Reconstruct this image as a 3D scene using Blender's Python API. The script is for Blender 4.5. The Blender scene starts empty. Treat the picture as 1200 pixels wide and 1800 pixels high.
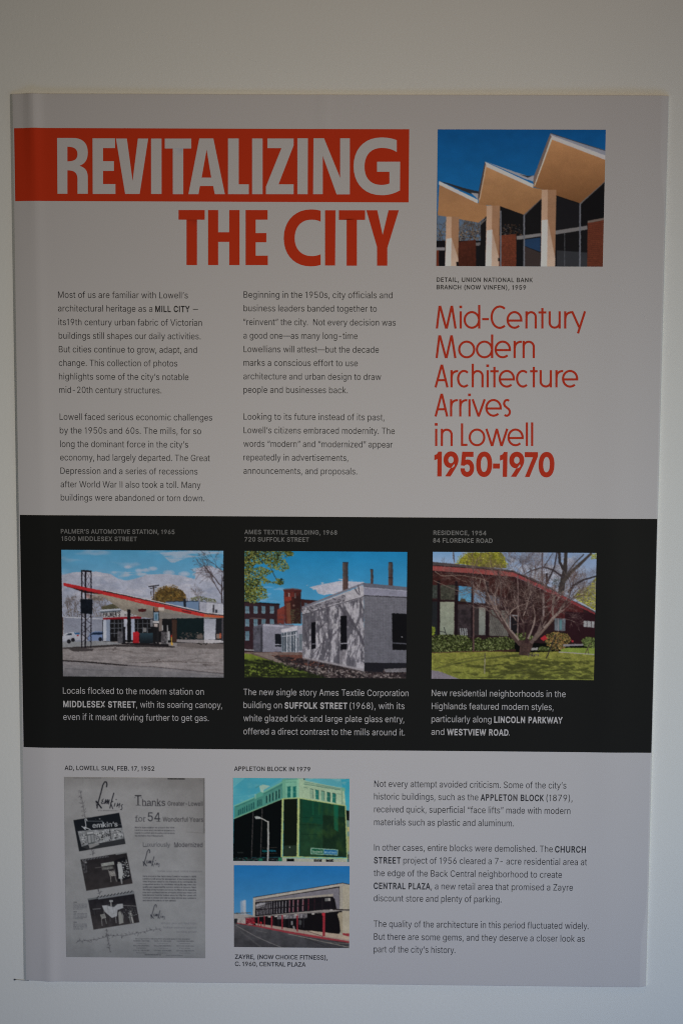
import bpy, bmesh, math, random
import numpy as np
from mathutils import Vector, Matrix
from mathutils.geometry import tessellate_polygon

scene = bpy.context.scene
coll = scene.collection

# ------------------------------------------------------------------ camera
# The wall is the plane y = 0, x runs right and z up; the camera stands 1.9 m in front of it.
FOC = 2500.0                      # focal length in pixels of the 1200 x 1800 photograph (50 mm lens)
YAW, PITCH, ROLL = (math.radians(a) for a in (-0.66390348, -5.21807132, 0.29696188))
EYE = Vector((0.0, -1.9, 1.65))
fwd = Vector((math.sin(YAW) * math.cos(PITCH), math.cos(YAW) * math.cos(PITCH), math.sin(PITCH)))
rt0 = Vector((math.cos(YAW), -math.sin(YAW), 0.0))
up0 = rt0.cross(fwd)
right = rt0 * math.cos(ROLL) + up0 * math.sin(ROLL)
up = -rt0 * math.sin(ROLL) + up0 * math.cos(ROLL)
cam_data = bpy.data.cameras.new("camera")
cam = bpy.data.objects.new("camera", cam_data)
coll.objects.link(cam)
m = Matrix((right, up, -fwd)).transposed().to_4x4()
m.translation = EYE
cam.matrix_world = m
cam_data.sensor_fit = 'VERTICAL'
cam_data.sensor_height = 36.0
cam_data.lens = 36.0 * FOC / 1800.0
cam_data.clip_start = 0.05
cam_data.clip_end = 50.0
scene.camera = cam
scene.cycles.pixel_filter_type = 'BLACKMAN_HARRIS'
scene.cycles.filter_width = 1.1
scene.cycles.use_denoising = False
scene.cycles.use_adaptive_sampling = False
scene.cycles.max_bounces = 4

# ------------------------------------------------------------------ light
scene.view_settings.view_transform = 'Standard'
scene.view_settings.look = 'None'
scene.view_settings.exposure = 0.0
scene.view_settings.gamma = 1.0
scene.view_settings.use_curve_mapping = False
world = bpy.data.worlds.new("World")
scene.world = world
world.use_nodes = True
bg = world.node_tree.nodes["Background"]
bg.inputs[0].default_value = (0.55, 1.0, 0.7, 1.0)
bg.inputs[1].default_value = 0.012


def area(name, loc, target, sx, sy, power, colour, spread=180.0):
    d = bpy.data.lights.new(name, 'AREA')
    d.shape = 'RECTANGLE'
    d.size, d.size_y = sx, sy
    d.energy = power
    d.color = colour
    d.spread = math.radians(spread)
    o = bpy.data.objects.new(name, d)
    o.location = loc
    o.rotation_euler = (Vector(target) - Vector(loc)).to_track_quat('-Z', 'Y').to_euler()
    coll.objects.link(o)
    return o


# an added front lamp, its narrow beam imitating lens vignetting; daylight: a window at the right, cool light off the floor, a warm ceiling
area("vignette_light", (1.3, -2.2, 1.5), (-0.24, 0.0, 1.26), 0.5, 0.7, 2.99, (1.0, 0.935, 0.763), 53.1)
area("window_light", (1.0, -0.6, 1.12), (0.2, 0.0, 1.12), 0.7, 1.3, 2.27, (0.533, 0.777, 1.0))
area("floor_bounce_light", (0.11, -0.9, 0.55), (0.1, 0.0, 1.05), 1.4, 0.5, 2.69, (0.30, 0.504, 1.0))
area("ceiling_bounce_light", (0.15, -0.7, 2.35), (0.0, 0.0, 1.5), 1.4, 0.6, 1.52, (1.0, 0.752, 0.536))


# ------------------------------------------------------------------ helpers
def lin(c):
    c = np.asarray(c, float) / 255.0
    return np.where(c <= 0.04045, c / 12.92, ((c + 0.055) / 1.055) ** 2.4)


def px(x, y):
    """Point of the wall plane seen at this spot of the photograph (x, z in metres)."""
    d = right * ((x - 600.0) / FOC) + up * ((900.0 - y) / FOC) + fwd
    t = -EYE.y / d.y
    return EYE.x + d.x * t, EYE.z + d.z * t


def tag(o, label=None, category=None, group=None, kind=None):
    if label: o["label"] = label
    if category: o["category"] = category
    if group: o["group"] = group
    if kind: o["kind"] = kind
    return o


def mesh_object(name, verts, faces, mat, parent=None, smooth=False):
    me = bpy.data.meshes.new(name)
    me.from_pydata([tuple(v) for v in verts], [], faces)
    me.update()
    if smooth:
        me.polygons.foreach_set("use_smooth", [True] * len(me.polygons))
    me.materials.append(mat)
    o = bpy.data.objects.new(name, me)
    coll.objects.link(o)
    if parent is not None:
        o.parent = parent
        o.matrix_parent_inverse = Matrix.Identity(4)
    return o


def ink(name, colour, rough=0.5, spec=0.35, grain=0.04, bump=0.02, scale=900.0):
    """Printed or painted colour with a faint mottle and a faint relief."""
    mt = bpy.data.materials.new(name)
    mt.use_nodes = True
    nt = mt.node_tree
    b = nt.nodes["Principled BSDF"]
    b.inputs["Roughness"].default_value = rough
    b.inputs["Specular IOR Level"].default_value = spec
    tc = nt.nodes.new("ShaderNodeTexCoord")
    nz = nt.nodes.new("ShaderNodeTexNoise")
    nz.inputs["Scale"].default_value = 9.0
    nz.inputs["Detail"].default_value = 6.0
    nt.links.new(tc.outputs["Object"], nz.inputs["Vector"])
    mr = nt.nodes.new("ShaderNodeMapRange")
    mr.inputs["To Min"].default_value = 1.0 - grain
    mr.inputs["To Max"].default_value = 1.0 + grain
    nt.links.new(nz.outputs["Fac"], mr.inputs["Value"])
    mul = nt.nodes.new("ShaderNodeVectorMath")
    mul.operation = 'SCALE'
    nt.links.new(mr.outputs["Result"], mul.inputs["Scale"])
    if colour == "print":
        at = nt.nodes.new("ShaderNodeAttribute")
        at.attribute_name = "print"
        nt.links.new(at.outputs["Color"], mul.inputs[0])
    else:
        mul.inputs[0].default_value = colour
    nt.links.new(mul.outputs[0], b.inputs["Base Color"])
    if bump:
        n2 = nt.nodes.new("ShaderNodeTexNoise")
        n2.inputs["Scale"].default_value = scale
        n2.inputs["Detail"].default_value = 3.0
        nt.links.new(tc.outputs["Object"], n2.inputs["Vector"])
        bp = nt.nodes.new("ShaderNodeBump")
        bp.inputs["Strength"].default_value = bump
        bp.inputs["Distance"].default_value = 0.001
        nt.links.new(n2.outputs["Fac"], bp.inputs["Height"])
        nt.links.new(bp.outputs["Normal"], b.inputs["Normal"])
    return mt


WHITE = (0.605, 0.575, 0.585)
M_WALL = ink("wall_paint", (0.80, 0.79, 0.77), 0.85, 0.1, 0.02, 0.18, 210.0)
M_PAPER = ink("poster_paper", WHITE, 0.6, 0.04, 0.012)
M_EDGE = ink("board_core", (0.86, 0.85, 0.82), 0.6, 0.3, 0.03)
M_RED = ink("red_ink", (0.60, 0.045, 0.014), 0.6, 0.04, 0.02)
M_BLACK = ink("black_ink", (0.0145, 0.0145, 0.014), 0.55, 0.05, 0.05)
M_TEXT = ink("text_ink", (0.03, 0.028, 0.03), 0.5, 0.3, 0.03)
M_REVERSED = ink("reversed_text", WHITE, 0.6, 0.04, 0.012)
M_GREYTEXT = ink("grey_text", (0.21, 0.203, 0.20), 0.45, 0.3, 0.02)
M_SUB = ink("subheading_ink", (0.56, 0.045, 0.02), 0.6, 0.04, 0.02)
M_PRINT = ink("photo_print", "print", 0.6, 0.04, 0.01)
M_PIN = ink("pin_metal", (0.02, 0.02, 0.025), 0.4, 0.5, 0.05)

# ------------------------------------------------------------------ the wall
wall_v = [(-2.2, 0, -0.2), (2.6, 0, -0.2), (2.6, 0, 3.0), (-2.2, 0, 3.0),
          (-2.2, 0.12, -0.2), (2.6, 0.12, -0.2), (2.6, 0.12, 3.0), (-2.2, 0.12, 3.0)]
wall = mesh_object("wall", wall_v, [(0, 1, 2, 3), (5, 4, 7, 6), (1, 5, 6, 2), (4, 0, 3, 7), (3, 2, 6, 7), (4, 5, 1, 0)], M_WALL)
tag(wall, "off white painted wall behind the poster", kind="structure")

# ------------------------------------------------------------------ the poster sheet
TL, TR, BR, BL = px(24, 167), px(1174, 168), px(1133, 1732), px(47, 1722)
X0, X1 = (TL[0] + BL[0]) / 2, (TR[0] + BR[0]) / 2
Z1, Z0 = (TL[1] + TR[1]) / 2, (BL[1] + BR[1]) / 2
CXP, PW, PH = (X0 + X1) / 2, X1 - X0, Z1 - Z0
THICK = 0.0058


def height(x, z):
    """How far the sheet's face stands off the wall: nearly flat, edges rolled back, a ridge near the left edge."""
    x = np.asarray(x, float); z = np.asarray(z, float)
    l = np.clip(x - X0, 0, None); r = np.clip(X1 - x, 0, None)
    v = (z - Z0) / PH                                    # 0 bottom .. 1 top
    h = np.full(np.broadcast(x, z).shape, THICK)
    # ridge 30 mm in from the left edge, strongest at the top
    amp = 0.0024 * np.exp(-((1 - v) / 0.09) ** 2) + (0.00045 + 0.0002 * np.sin(9 * v)) * np.exp(-((v - 0.55) / 0.35) ** 2) + 0.0013 * np.exp(-(v / 0.08) ** 2)
    c = 0.030 + 0.008 * np.sin(3.0 * v + 0.6)
    h = h + amp * (np.exp(-((l - c) / 0.0095) ** 2) + 0.25 * np.exp(-(l / 0.010) ** 2))
    # right edge: wide turned-back strip at the two corners, tight roll between
    wr = 0.0022 + 0.0075 * (1 / (1 + np.exp((0.905 - v) / 0.008)) + 1 / (1 + np.exp((v - 0.075) / 0.008)))
    t = np.clip(1 - r / wr, 0, 1)
    h = h - 0.0030 * t ** 1.35
    t = np.clip(1 - l / 0.032, 0, 1)
    h = h - (0.0030 + 0.0006 * np.sin(7 * v + 1)) * t ** 1.6
    tt = np.clip(1 - np.clip(Z1 - z, 0, None) / 0.0012, 0, 1); tb = np.clip(1 - np.clip(z - Z0, 0, None) / 0.0012, 0, 1)
    h = h - 0.0004 * (tt ** 2 + tb ** 2)
    # slack of the mounted print: very shallow waves and one pucker under the top edge
    h = h + 0.00045 * np.sin(11.0 * x + 2.1 * z + 0.7) * np.sin(6.0 * z + 1.0)
    h = h + 0.00055 * np.sin(7.5 * x - 1.1) * (0.4 + 0.6 * v)
    xc = CXP - 0.020
    h = h + 0.0006 * np.exp(-((x - xc) / 0.006) ** 2) * np.exp(-((1 - v) / 0.07) ** 2)
    h = h + 0.0016 * np.exp(-((r - 0.058) / 0.024) ** 2) * (0.35 + 0.65 * np.exp(-((v - 0.42) / 0.16) ** 2))
    return h


def lift(pts, off):
    a = np.asarray(pts, float)
    h = height(a[:, 0], a[:, 1]) + off
    if a.shape[1] > 2: h = h + a[:, 2]
    return np.stack([a[:, 0], -h, a[:, 1]], 1)


def spaced(a, b, step, extra=()):
    s = set(np.linspace(a, b, max(2, int(round((b - a) / step)) + 1)).tolist())
    for e in extra:
        if a < e < b: s.add(e)
    return np.array(sorted(s))


EX = [X0 + k * 0.0008 for k in range(1, 6)] + [X1 - k * 0.0008 for k in range(1, 15)] + [X0 + k * 0.0035 for k in range(2, 22)]


def sheet_patch(name, xa, xb, za, zb, off, mat, parent, step=0.007):
    xs = spaced(xa, xb, step, EX)
    zs = spaced(za, zb, step, [Z1 - 0.0004, Z1 - 0.0008, Z1 - 0.0012, Z0 + 0.0004, Z0 + 0.0008, Z0 + 0.0012])
    gx, gz = np.meshgrid(xs, zs)
    v = lift(np.stack([gx.ravel(), gz.ravel()], 1), off)
    n = len(xs)
    f = [(j * n + i, j * n + i + 1, (j + 1) * n + i + 1, (j + 1) * n + i) for j in range(len(zs) - 1) for i in range(n - 1)]
    return mesh_object(name, v, f, mat, parent, True), v, n, len(zs)


poster = bpy.data.objects.new("exhibition_poster", None)
coll.objects.link(poster)
tag(poster, "large printed exhibition poster about revitalizing the city, mounted on an off white wall", "poster")
sheet, sv, sn, sm_ = sheet_patch("paper_sheet", X0, X1, Z0, Z1, 0.0, M_PAPER, poster)
# the rim of the board the sheet is mounted on, down to the wall
ring = [i for i in range(sn)] + [j * sn + sn - 1 for j in range(1, sm_)] + [(sm_ - 1) * sn + i for i in range(sn - 2, -1, -1)] + [j * sn for j in range(sm_ - 2, 0, -1)]
rv = [tuple(sv[i]) for i in ring] + [(sv[i][0] - (0.0042 if sv[i][0] < X0 + 1e-6 else 0.0) + (0.0018 if sv[i][0] > X1 - 1e-6 else 0.0), 0.0, sv[i][2]) for i in ring]
k = len(ring)
mesh_object("board_rim", rv, [(i, i + k, (i + 1) % k + k, (i + 1) % k) for i in range(k)], M_EDGE, poster)

PRINT, OVER = 0.00016, 0.00030

# red title banner and black band, both bleeding to the sheet's edges
bx1, bz1 = px(718.7, 228.5); bz0 = px(600, 356.3)[1]
banner, *_ = sheet_patch("title_banner", X0 + 0.0016, bx1, bz0, bz1, PRINT, M_RED, poster)
tag(banner, "red banner running in from the left edge behind the title")
kz1 = px(600, 908)[1]; kz0 = px(600, 1316.7)[1]
band, *_ = sheet_patch("black_band", X0 + 0.0014, X1 - 0.0012, kz0, kz1, PRINT, M_BLACK, poster)
tag(band, "black band across the middle of the poster")

# glyph outlines (1000 units): character | advance | contours
GLYPHS = r"""
'|206|78,318 70,509 136,509 128,318
(|273|89,207 90,244 94,283 109,364 119,403 145,477 160,510 177,539 236,539 219,503 204,466 179,390 161,313 152,241 151,207 155,145 167,83 188,16 218,-57 236,-96 177,-96 150,-46 128,4 111,55 99,106 92,156
)|273|37,-96 72,-18 86,18 106,85 118,147 122,207 121,241 112,313 94,390 69,466 54,503 37,539 97,539 113,510 128,477 142,441 154,403 173,323 183,244 184,207 182,156 174,104 161,53 144,3 123,-47 97,-96
,|188|38,-119 68,71 137,71 84,-119
-|453|337,244 337,188 114,188 114,244
.|188|95,-4 78,-1 63,9 53,24 50,41 53,59 63,73 78,83 95,87 113,83 128,73 138,59 141,41 138,24 128,9 113,-1
0|453|227,-7 191,-3 158,7 130,24 105,48 85,77 69,113 57,155 50,202 48,254 50,306 57,353 69,395 85,431 106,461 130,484 159,502 191,512 227,516 262,512 295,502 323,484 348,461 368,431 384,395 396,353 403,306 405,254 403,202 396,155 384,113 368,77 348,48 323,24 295,7 263,-3;227,50 250,52 271,60 290,74 306,92 320,116 330,144 338,176 342,213 344,254 342,295 338,332 330,365 320,393 306,416 290,435 271,449 250,457 227,460 203,457 182,449 163,435 147,416 134,393 123,365 115,332 111,295 109,254 111,213 115,176 123,144 134,116 147,92 163,74 182,60 203,52
1|330|150,0 150,416 118,398 62,380 62,436 108,452 142,478 160,509 214,509 214,0
2|453|64,0 64,47 282,282 299,305 311,327 318,348 320,371 317,397 308,419 293,436 273,449 250,457 224,460 196,457 172,447 153,433 139,413 130,390 127,362 66,362 68,391 75,418 86,442 102,464 121,482 143,496 168,507 196,513 225,516 254,513 281,507 306,497 328,482 346,465 361,445 372,423 379,398 381,372 378,345 371,318 363,299 336,259 267,180 153,58 389,57 389,0
3|453|218,-7 188,-5 159,1 133,10 108,22 88,38 70,57 57,79 48,104 44,132 109,132 115,107 126,87 144,71 165,59 191,52 219,50 248,53 275,61 297,74 315,93 325,116 329,145 326,172 316,196 299,217 275,234 254,241 229,246 201,248 157,248 157,299 288,450 70,452 70,509 372,509 372,461 211,278 211,289 247,290 279,286 308,276 333,262 354,244 371,222 383,198 391,173 393,145 390,116 383,90 370,66 354,45 333,27 309,12 281,2 251,-5
4|440|285,0 285,116 36,116 36,170 262,509 347,509 347,172 412,172 412,116 347,116 347,0;285,172 285,425 106,172
5|453|221,-7 192,-5 165,1 140,11 118,25 99,41 83,60 71,82 63,105 60,130 122,130 127,108 138,89 154,73 173,60 196,52 221,50 250,53 276,64 298,82 314,104 324,131 328,162 326,183 321,203 314,221 297,244 275,262 248,273 218,277 192,275 167,268 145,258 128,246 67,253 96,509 366,509 366,452 151,452 135,301 155,315 178,325 203,331 229,334 252,332 274,328 294,321 313,311 330,299 345,285 370,251 379,231 386,210 390,187 391,163 388,132 381,102 369,76 352,52 332,32 309,15 282,3 253,-4
6|453|226,-7 196,-4 168,3 142,15 119,31 100,51 84,74 73,101 66,130 64,162 65,187 71,212 80,239 93,268 112,302 252,509 322,509 148,261 154,275 165,288 179,299 196,307 214,312 235,314 265,312 291,305 316,295 337,280 355,262 370,240 380,215 387,187 389,157 387,127 379,98 368,73 352,50 333,30 310,14 284,3 257,-4;226,48 254,52 279,63 299,79 314,101 324,128 327,157 324,187 314,213 299,235 279,251 254,262 226,265 198,262 174,252 153,235 138,214 128,188 125,158 128,128 138,102 153,79 174,63 198,52
7|453|97,0 323,450 62,452 62,509 391,509 391,449 165,0
8|430|85,314 73,343 68,374 71,405 81,435 98,462 122,484 150,501 182,511 215,515 248,511 280,501 308,484 332,462 349,435 359,405 362,374 357,343 345,314 318,259 345,236 366,208 379,176 383,143 379,110 367,78 347,50 320,26 288,8 253,-3 215,-7 177,-3 142,8 110,26 83,50 63,78 51,110 47,143 51,176 64,208 85,236 112,259;301,380 289,420 258,449 215,460 172,449 141,420 129,380 141,340 172,311 215,300 258,311 289,340;319,144 305,189 267,222 215,234 163,222 125,189 111,144 125,99 163,66 215,54 267,66 305,99
9|453|226,516 256,513 285,506 310,494 333,478 352,458 368,434 380,408 387,378 389,347 387,322 382,296 373,270 359,240 315,168 200,0 130,0 304,248 299,234 287,221 273,210 257,202 238,196 218,195 188,197 161,203 137,214 116,229 98,247 83,269 72,294 66,321 64,352 66,382 73,411 85,436 101,459 120,479 143,494 168,506 196,513;226,460 199,457 174,446 154,429 138,407 129,381 125,352 129,322 138,295 154,274 174,257 199,247 226,243 254,247 279,257 299,273 314,295 324,321 327,350 324,381 314,407 299,429 279,446 254,457
:|188|95,-4 78,-1 63,9 53,24 50,41 53,59 63,73 78,83 95,87 113,83 128,73 138,59 141,41 138,24 128,9 113,-1;95,271 78,274 63,284 53,299 50,316 53,334 63,349 78,359 95,362 113,359 128,349 138,334 141,316 138,299 128,284 113,274
A|470|18,0 200,509 275,509 458,0 390,0 342,140 134,140 86,0;154,197 322,197 238,440
B|456|60,0 60,509 241,509 274,507 304,501 329,491 350,477 367,461 381,442 390,421 396,398 398,374 395,344 387,320 373,301 356,286 336,275 315,264 339,257 363,245 385,227 402,203 411,184 416,161 418,136 416,111 410,88 400,67 386,48 368,31 344,18 317,8 284,2 247,0;125,57 245,57 281,60 309,67 330,80 344,96 353,115 355,137 352,161 342,184 327,203 306,218 279,228 248,231 125,231;125,285 238,285 265,288 288,296 308,309 323,326 333,348 336,372 333,393 326,412 313,429 294,442 270,449 240,452 125,452
C|510|267,-7 225,-3 186,7 150,25 119,49 92,79 70,115 53,157 44,203 40,254 44,305 53,352 70,393 92,429 119,459 150,484 186,501 225,512 267,516 317,511 362,496 383,485 402,471 419,456 435,438 448,418 459,397 467,373 473,348 408,348 401,373 389,395 375,413 357,428 337,440 315,449 292,454 267,456 237,453 209,445 184,432 161,414 141,391 125,364 113,332 106,295 103,254 106,213 113,177 125,145 141,117 161,94 184,76 210,63 237,56 267,53 292,55 315,60 337,69 357,81 375,96 389,114 401,136 408,160 473,160 467,135 459,112 448,91 435,71 420,53 383,24 363,13 317,-2 293,-6
D|502|60,0 60,509 225,509 273,505 315,495 353,478 385,455 412,426 433,391 449,351 458,306 462,255 458,205 449,159 433,119 411,83 384,54 351,31 312,14 268,3 219,0;125,57 215,57 254,60 288,68 318,81 343,99 363,122 379,149 390,181 397,216 399,255 397,294 390,329 379,361 364,388 344,410 320,428 291,441 258,449 221,452 125,452
E|419|60,0 60,509 372,509 372,452 125,452 125,286 355,286 355,229 125,229 125,57 375,57 375,0
F|410|60,0 60,509 369,509 369,452 125,452 125,278 346,278 346,221 125,221 125,0
G|520|269,-7 225,-3 185,7 149,25 118,49 91,79 69,116 53,157 43,203 40,254 43,305 53,352 69,393 91,429 117,459 149,484 184,501 223,512 265,516 291,514 316,510 340,504 384,483 403,469 421,453 436,436 449,416 460,395 468,373 474,349 408,349 399,372 387,393 373,411 356,427 337,439 315,448 291,454 265,456 236,453 209,445 183,432 160,414 141,392 125,364 113,332 106,295 103,254 106,213 113,177 125,145 141,117 161,95 184,76 210,63 238,56 269,53 296,55 322,61 345,71 365,85 382,102 396,123 407,147 413,173 415,202 434,199 283,199 283,256 478,256 478,200 475,160 466,124 451,91 431,62 406,38 377,19 344,5 308,-4
H|517|60,0 60,509 125,509 125,289 392,289 392,509 457,509 457,0 392,0 392,232 125,232 125,0
I|184|60,0 60,509 124,509 124,0
J|396|185,-7 143,-2 106,11 75,33 52,63 38,100 33,145 33,173 98,173 100,117 108,93 122,74 139,61 160,53 185,50 209,53 230,61 248,74 261,93 269,117 272,145 272,509 336,509 336,145 332,100 318,63 294,33 263,11 227,-2
K|467|60,0 60,509 125,509 125,268 345,509 428,509 222,285 436,0 357,0 177,238 125,182 125,0
L|393|60,0 60,509 125,509 125,57 361,57 361,0
M|628|60,0 60,509 152,509 287,159 322,49 307,49 352,187 476,509 568,509 568,0 504,0 510,457 456,291 342,0 286,0 159,321 115,457 122,291 122,0
N|523|60,0 60,509 136,509 363,151 388,107 414,55 405,54 399,157 399,509 463,509 463,0 387,0 177,331 108,452 119,454 125,291 125,0
O|533|267,-7 225,-3 186,7 150,25 119,49 92,79 70,115 53,157 44,203 40,254 44,305 53,352 70,393 92,429 119,459 150,484 186,501 225,512 267,516 309,512 348,501 384,484 415,459 442,429 464,393 480,352 490,305 493,254 490,203 480,157 464,115 442,79 415,49 384,25 348,7 309,-3;267,53 296,55 324,63 349,76 372,94 392,116 408,144 420,176 428,213 430,254 428,295 420,332 408,365 392,392 372,415 349,433 324,446 296,453 267,456 237,453 210,445 184,433 161,415 142,392 125,364 113,332 106,295 103,254 106,213 113,176 125,144 142,117 161,94 184,76 210,63 237,55
P|445|60,0 60,509 240,509 285,503 320,490 350,468 372,438 382,402 384,358 380,315 366,280 342,252 310,232 275,222 235,218 125,218 125,0;125,276 235,276 268,280 293,292 310,312 319,336 320,364 317,392 306,416 288,435 262,447 232,451 125,451
R|449|60,0 60,509 240,509 285,503 320,490 350,468 372,438 382,402 384,366 380,326 366,292 342,266 312,248 422,0 350,0 246,232 125,228 125,0;125,286 235,286 268,290 293,300 310,318 319,340 320,368 317,394 306,417 288,435 262,447 232,451 125,451
S|447|224,-9 188,-7 156,-1 128,9 102,23 81,40 64,60 51,83 42,109 38,137 104,137 110,110 123,88 142,71 166,59 194,52 224,49 246,50 267,54 286,60 311,74 329,92 341,114 346,139 342,161 332,179 316,193 296,205 245,222 184,239 145,253 112,269 86,289 67,313 56,341 52,372 54,400 62,425 75,448 92,468 113,484 138,498 165,508 195,514 227,516 259,514 289,508 316,498 340,484 360,468 377,449 390,427 398,403 401,378 337,378 332,402 320,421 302,437 280,449 254,456 225,459 194,456 167,448 145,435 129,418 118,398 115,376 119,352 131,334 148,319 169,308 212,293 264,279 312,264 336,252 359,238 379,220 395,198 402,180 407,161 408,139 406,112 399,87 386,64 370,43 349,25 323,11 294,0 261,-7
T|449|32,452 32,509 417,509 417,452 257,452 257,0 193,0 193,452
U|517|259,-8 220,-6 186,2 154,15 126,33 103,55 85,80 71,108 63,140 60,173 60,509 124,509 124,178 126,155 132,133 141,113 153,95 169,80 187,68 208,59 232,53 259,52 285,53 309,59 331,68 349,80 364,95 377,113 385,133 391,155 393,178 393,509 457,509 457,173 454,140 446,108 433,80 414,55 391,33 363,15 332,2 297,-6
V|480|204,0 16,509 84,509 192,206 248,31 235,31 267,138 395,509 463,509 278,0
W|686|155,0 16,509 82,509 187,94 197,40 189,40 211,145 306,509 380,509 462,196 486,94 497,40 488,40 510,145 603,509 670,509 530,0 455,0 368,323 351,391 336,475 350,475 335,395 318,323 230,0
X|474|18,0 217,284 217,236 29,509 104,509 204,361 243,292 232,292 252,329 298,400 374,509 446,509 259,239 259,287 456,0 382,0 268,165 230,231 244,231 225,196 182,129 91,0
Y|472|203,0 203,208 16,509 91,509 192,344 222,292 250,230 224,230 251,293 280,344 381,509 455,509 268,208 268,0
Z|438|42,0 42,46 273,385 306,431 341,476 348,454 223,452 40,452 40,509 397,509 397,462 169,129 97,33 90,54 152,57 399,57 399,0
a|389|160,-9 137,-7 115,-3 94,5 76,15 60,29 48,45 38,63 32,84 30,108 34,138 43,161 58,179 78,193 100,203 125,211 178,220 252,230 265,235 273,243 276,257 273,279 267,297 256,311 240,322 220,329 196,331 171,329 149,322 132,313 118,301 107,288 100,274 41,291 51,313 64,331 79,346 95,358 114,368 133,375 173,383 194,384 239,379 263,372 286,360 306,343 322,320 330,301 335,278 337,251 337,0 277,0 274,52 252,25 236,12 215,1 190,-6;170,45 202,49 228,59 248,74 263,93 272,115 276,138 276,190 259,182 200,171 175,168 134,159 117,150 103,139 95,124 92,105 94,87 102,72 114,61 130,52 149,47
b|424|229,-8 198,-5 172,4 153,17 138,31 115,59 112,0 53,0 53,509 114,509 116,319 137,346 152,360 171,373 197,381 229,384 259,382 287,374 313,361 335,342 354,320 370,293 381,261 388,227 390,189 388,151 381,116 370,84 355,57 336,34 313,16 288,3 260,-6;220,47 242,49 262,55 279,66 294,80 306,97 316,117 323,139 327,163 328,189 327,215 323,239 316,261 307,281 295,298 280,311 262,322 243,328 220,330 198,328 178,322 161,312 147,299 134,282 125,263 118,241 114,216 113,189 114,162 118,138 125,115 135,95 147,78 162,65 179,55 198,49
c|396|207,-8 174,-5 144,3 117,16 93,35 72,58 56,85 44,116 37,150 34,187 37,225 44,260 56,291 72,318 93,341 117,360 144,374 174,382 207,384 234,383 260,377 284,368 305,356 324,341 340,322 353,301 362,277 303,262 290,289 270,311 242,325 207,330 184,328 163,321 145,310 130,296 118,278 108,258 102,236 98,212 96,187 102,139 108,117 118,97 130,80 145,66 163,55 184,49 207,46 243,52 271,66 292,89 304,117 363,102 354,78 341,56 325,37 306,21 285,9 261,-1 235,-6
d|424|195,-8 165,-6 137,3 111,16 89,34 70,57 55,84 43,116 36,151 34,189 36,227 43,261 55,293 70,320 89,342 112,361 137,374 165,382 196,384 228,381 253,373 272,360 287,346 308,319 311,509 372,509 372,0 313,0 310,59 287,31 272,17 252,4 227,-5;205,47 226,49 246,55 263,65 278,78 290,95 299,115 306,138 310,162 312,189 310,216 306,241 300,263 290,282 278,299 263,312 246,322 227,328 205,330 182,328 162,322 145,311 130,298 118,281 108,261 102,239 98,215 96,189 98,163 102,139 109,117 118,97 130,80 145,66 162,55 182,49
e|404|212,-8 177,-5 145,3 117,16 92,35 72,58 56,85 44,116 37,150 34,187 36,224 44,258 55,290 71,317 91,340 115,359 142,373 172,382 205,384 226,383 246,380 266,374 285,366 303,355 319,341 334,324 347,305 357,282 365,256 370,227 371,169 75,169 75,221 338,221 310,202 308,226 304,248 298,269 283,294 263,314 237,326 205,330 183,328 164,323 146,313 125,294 109,270 99,241 96,211 96,178 98,151 102,127 110,106 121,88 135,73 151,61 169,53 190,48 212,46 234,48 254,53 271,61 285,73 297,88 306,105 365,91 353,63 335,39 320,26 302,14 283,4 261,-3 237,-7
f|254|228,379 228,327 6,327 6,379;81,0 81,432 84,461 96,486 113,505 135,519 161,527 187,530 222,527 243,521 227,468 215,472 195,474 171,470 154,460 145,443 142,419 142,0
g|425|207,-151 156,-146 134,-140 105,-127 82,-110 64,-91 51,-69 101,-41 122,-66 136,-78 154,-88 178,-95 207,-97 236,-95 261,-87 282,-75 298,-58 308,-34 311,-6 308,68 287,41 272,28 252,16 227,8 195,5 165,7 138,14 113,27 90,43 71,65 55,90 43,120 36,154 34,191 36,229 43,263 55,293 71,320 90,342 112,361 138,374 166,382 196,384 228,382 253,373 273,360 288,346 310,319 313,379 372,379 372,-9 370,-40 363,-67 350,-90 334,-109 314,-124 291,-136 265,-144 237,-149;205,59 227,61 246,66 264,75 285,95 300,121 307,142 311,166 312,193 311,219 307,242 300,264 291,283 279,299 264,312 247,322 227,328 205,330 182,328 163,322 145,312 130,298 118,282 109,262 102,241 98,218 96,193 98,167 102,144 109,123 124,96 145,76 163,66 183,61
h|410|114,227 114,0 53,0 53,509 114,509 114,287 102,287 116,319 132,344 152,362 175,374 200,382 227,384 252,383 275,377 295,369 313,356 328,340 341,321 350,298 355,271 357,240 357,0 296,0 296,235 293,263 286,286 273,304 256,318 235,326 210,329 184,326 161,317 141,303 126,283 117,257
i|167|53,0 53,379 114,379 114,0;84,465 67,468 54,477 44,490 41,505 44,521 54,534 67,543 84,546 100,543 114,534 123,521 126,505 123,490 114,477 100,468
j|167|53,379 114,379 114,-30 112,-52 108,-72 102,-90 86,-113 65,-129 47,-137 27,-141 -10,-143 -10,-87 2,-87 25,-83 40,-72 50,-54 53,-29;83,465 67,468 53,477 44,490 41,505 44,521 53,534 67,543 83,546 100,543 114,534 123,521 126,505 123,490 114,477 100,468
k|381|53,0 53,535 114,535 114,205 278,379 356,379 196,214 368,0 291,0 152,168 114,130 114,0
l|167|53,0 53,535 114,535 114,0
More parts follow.
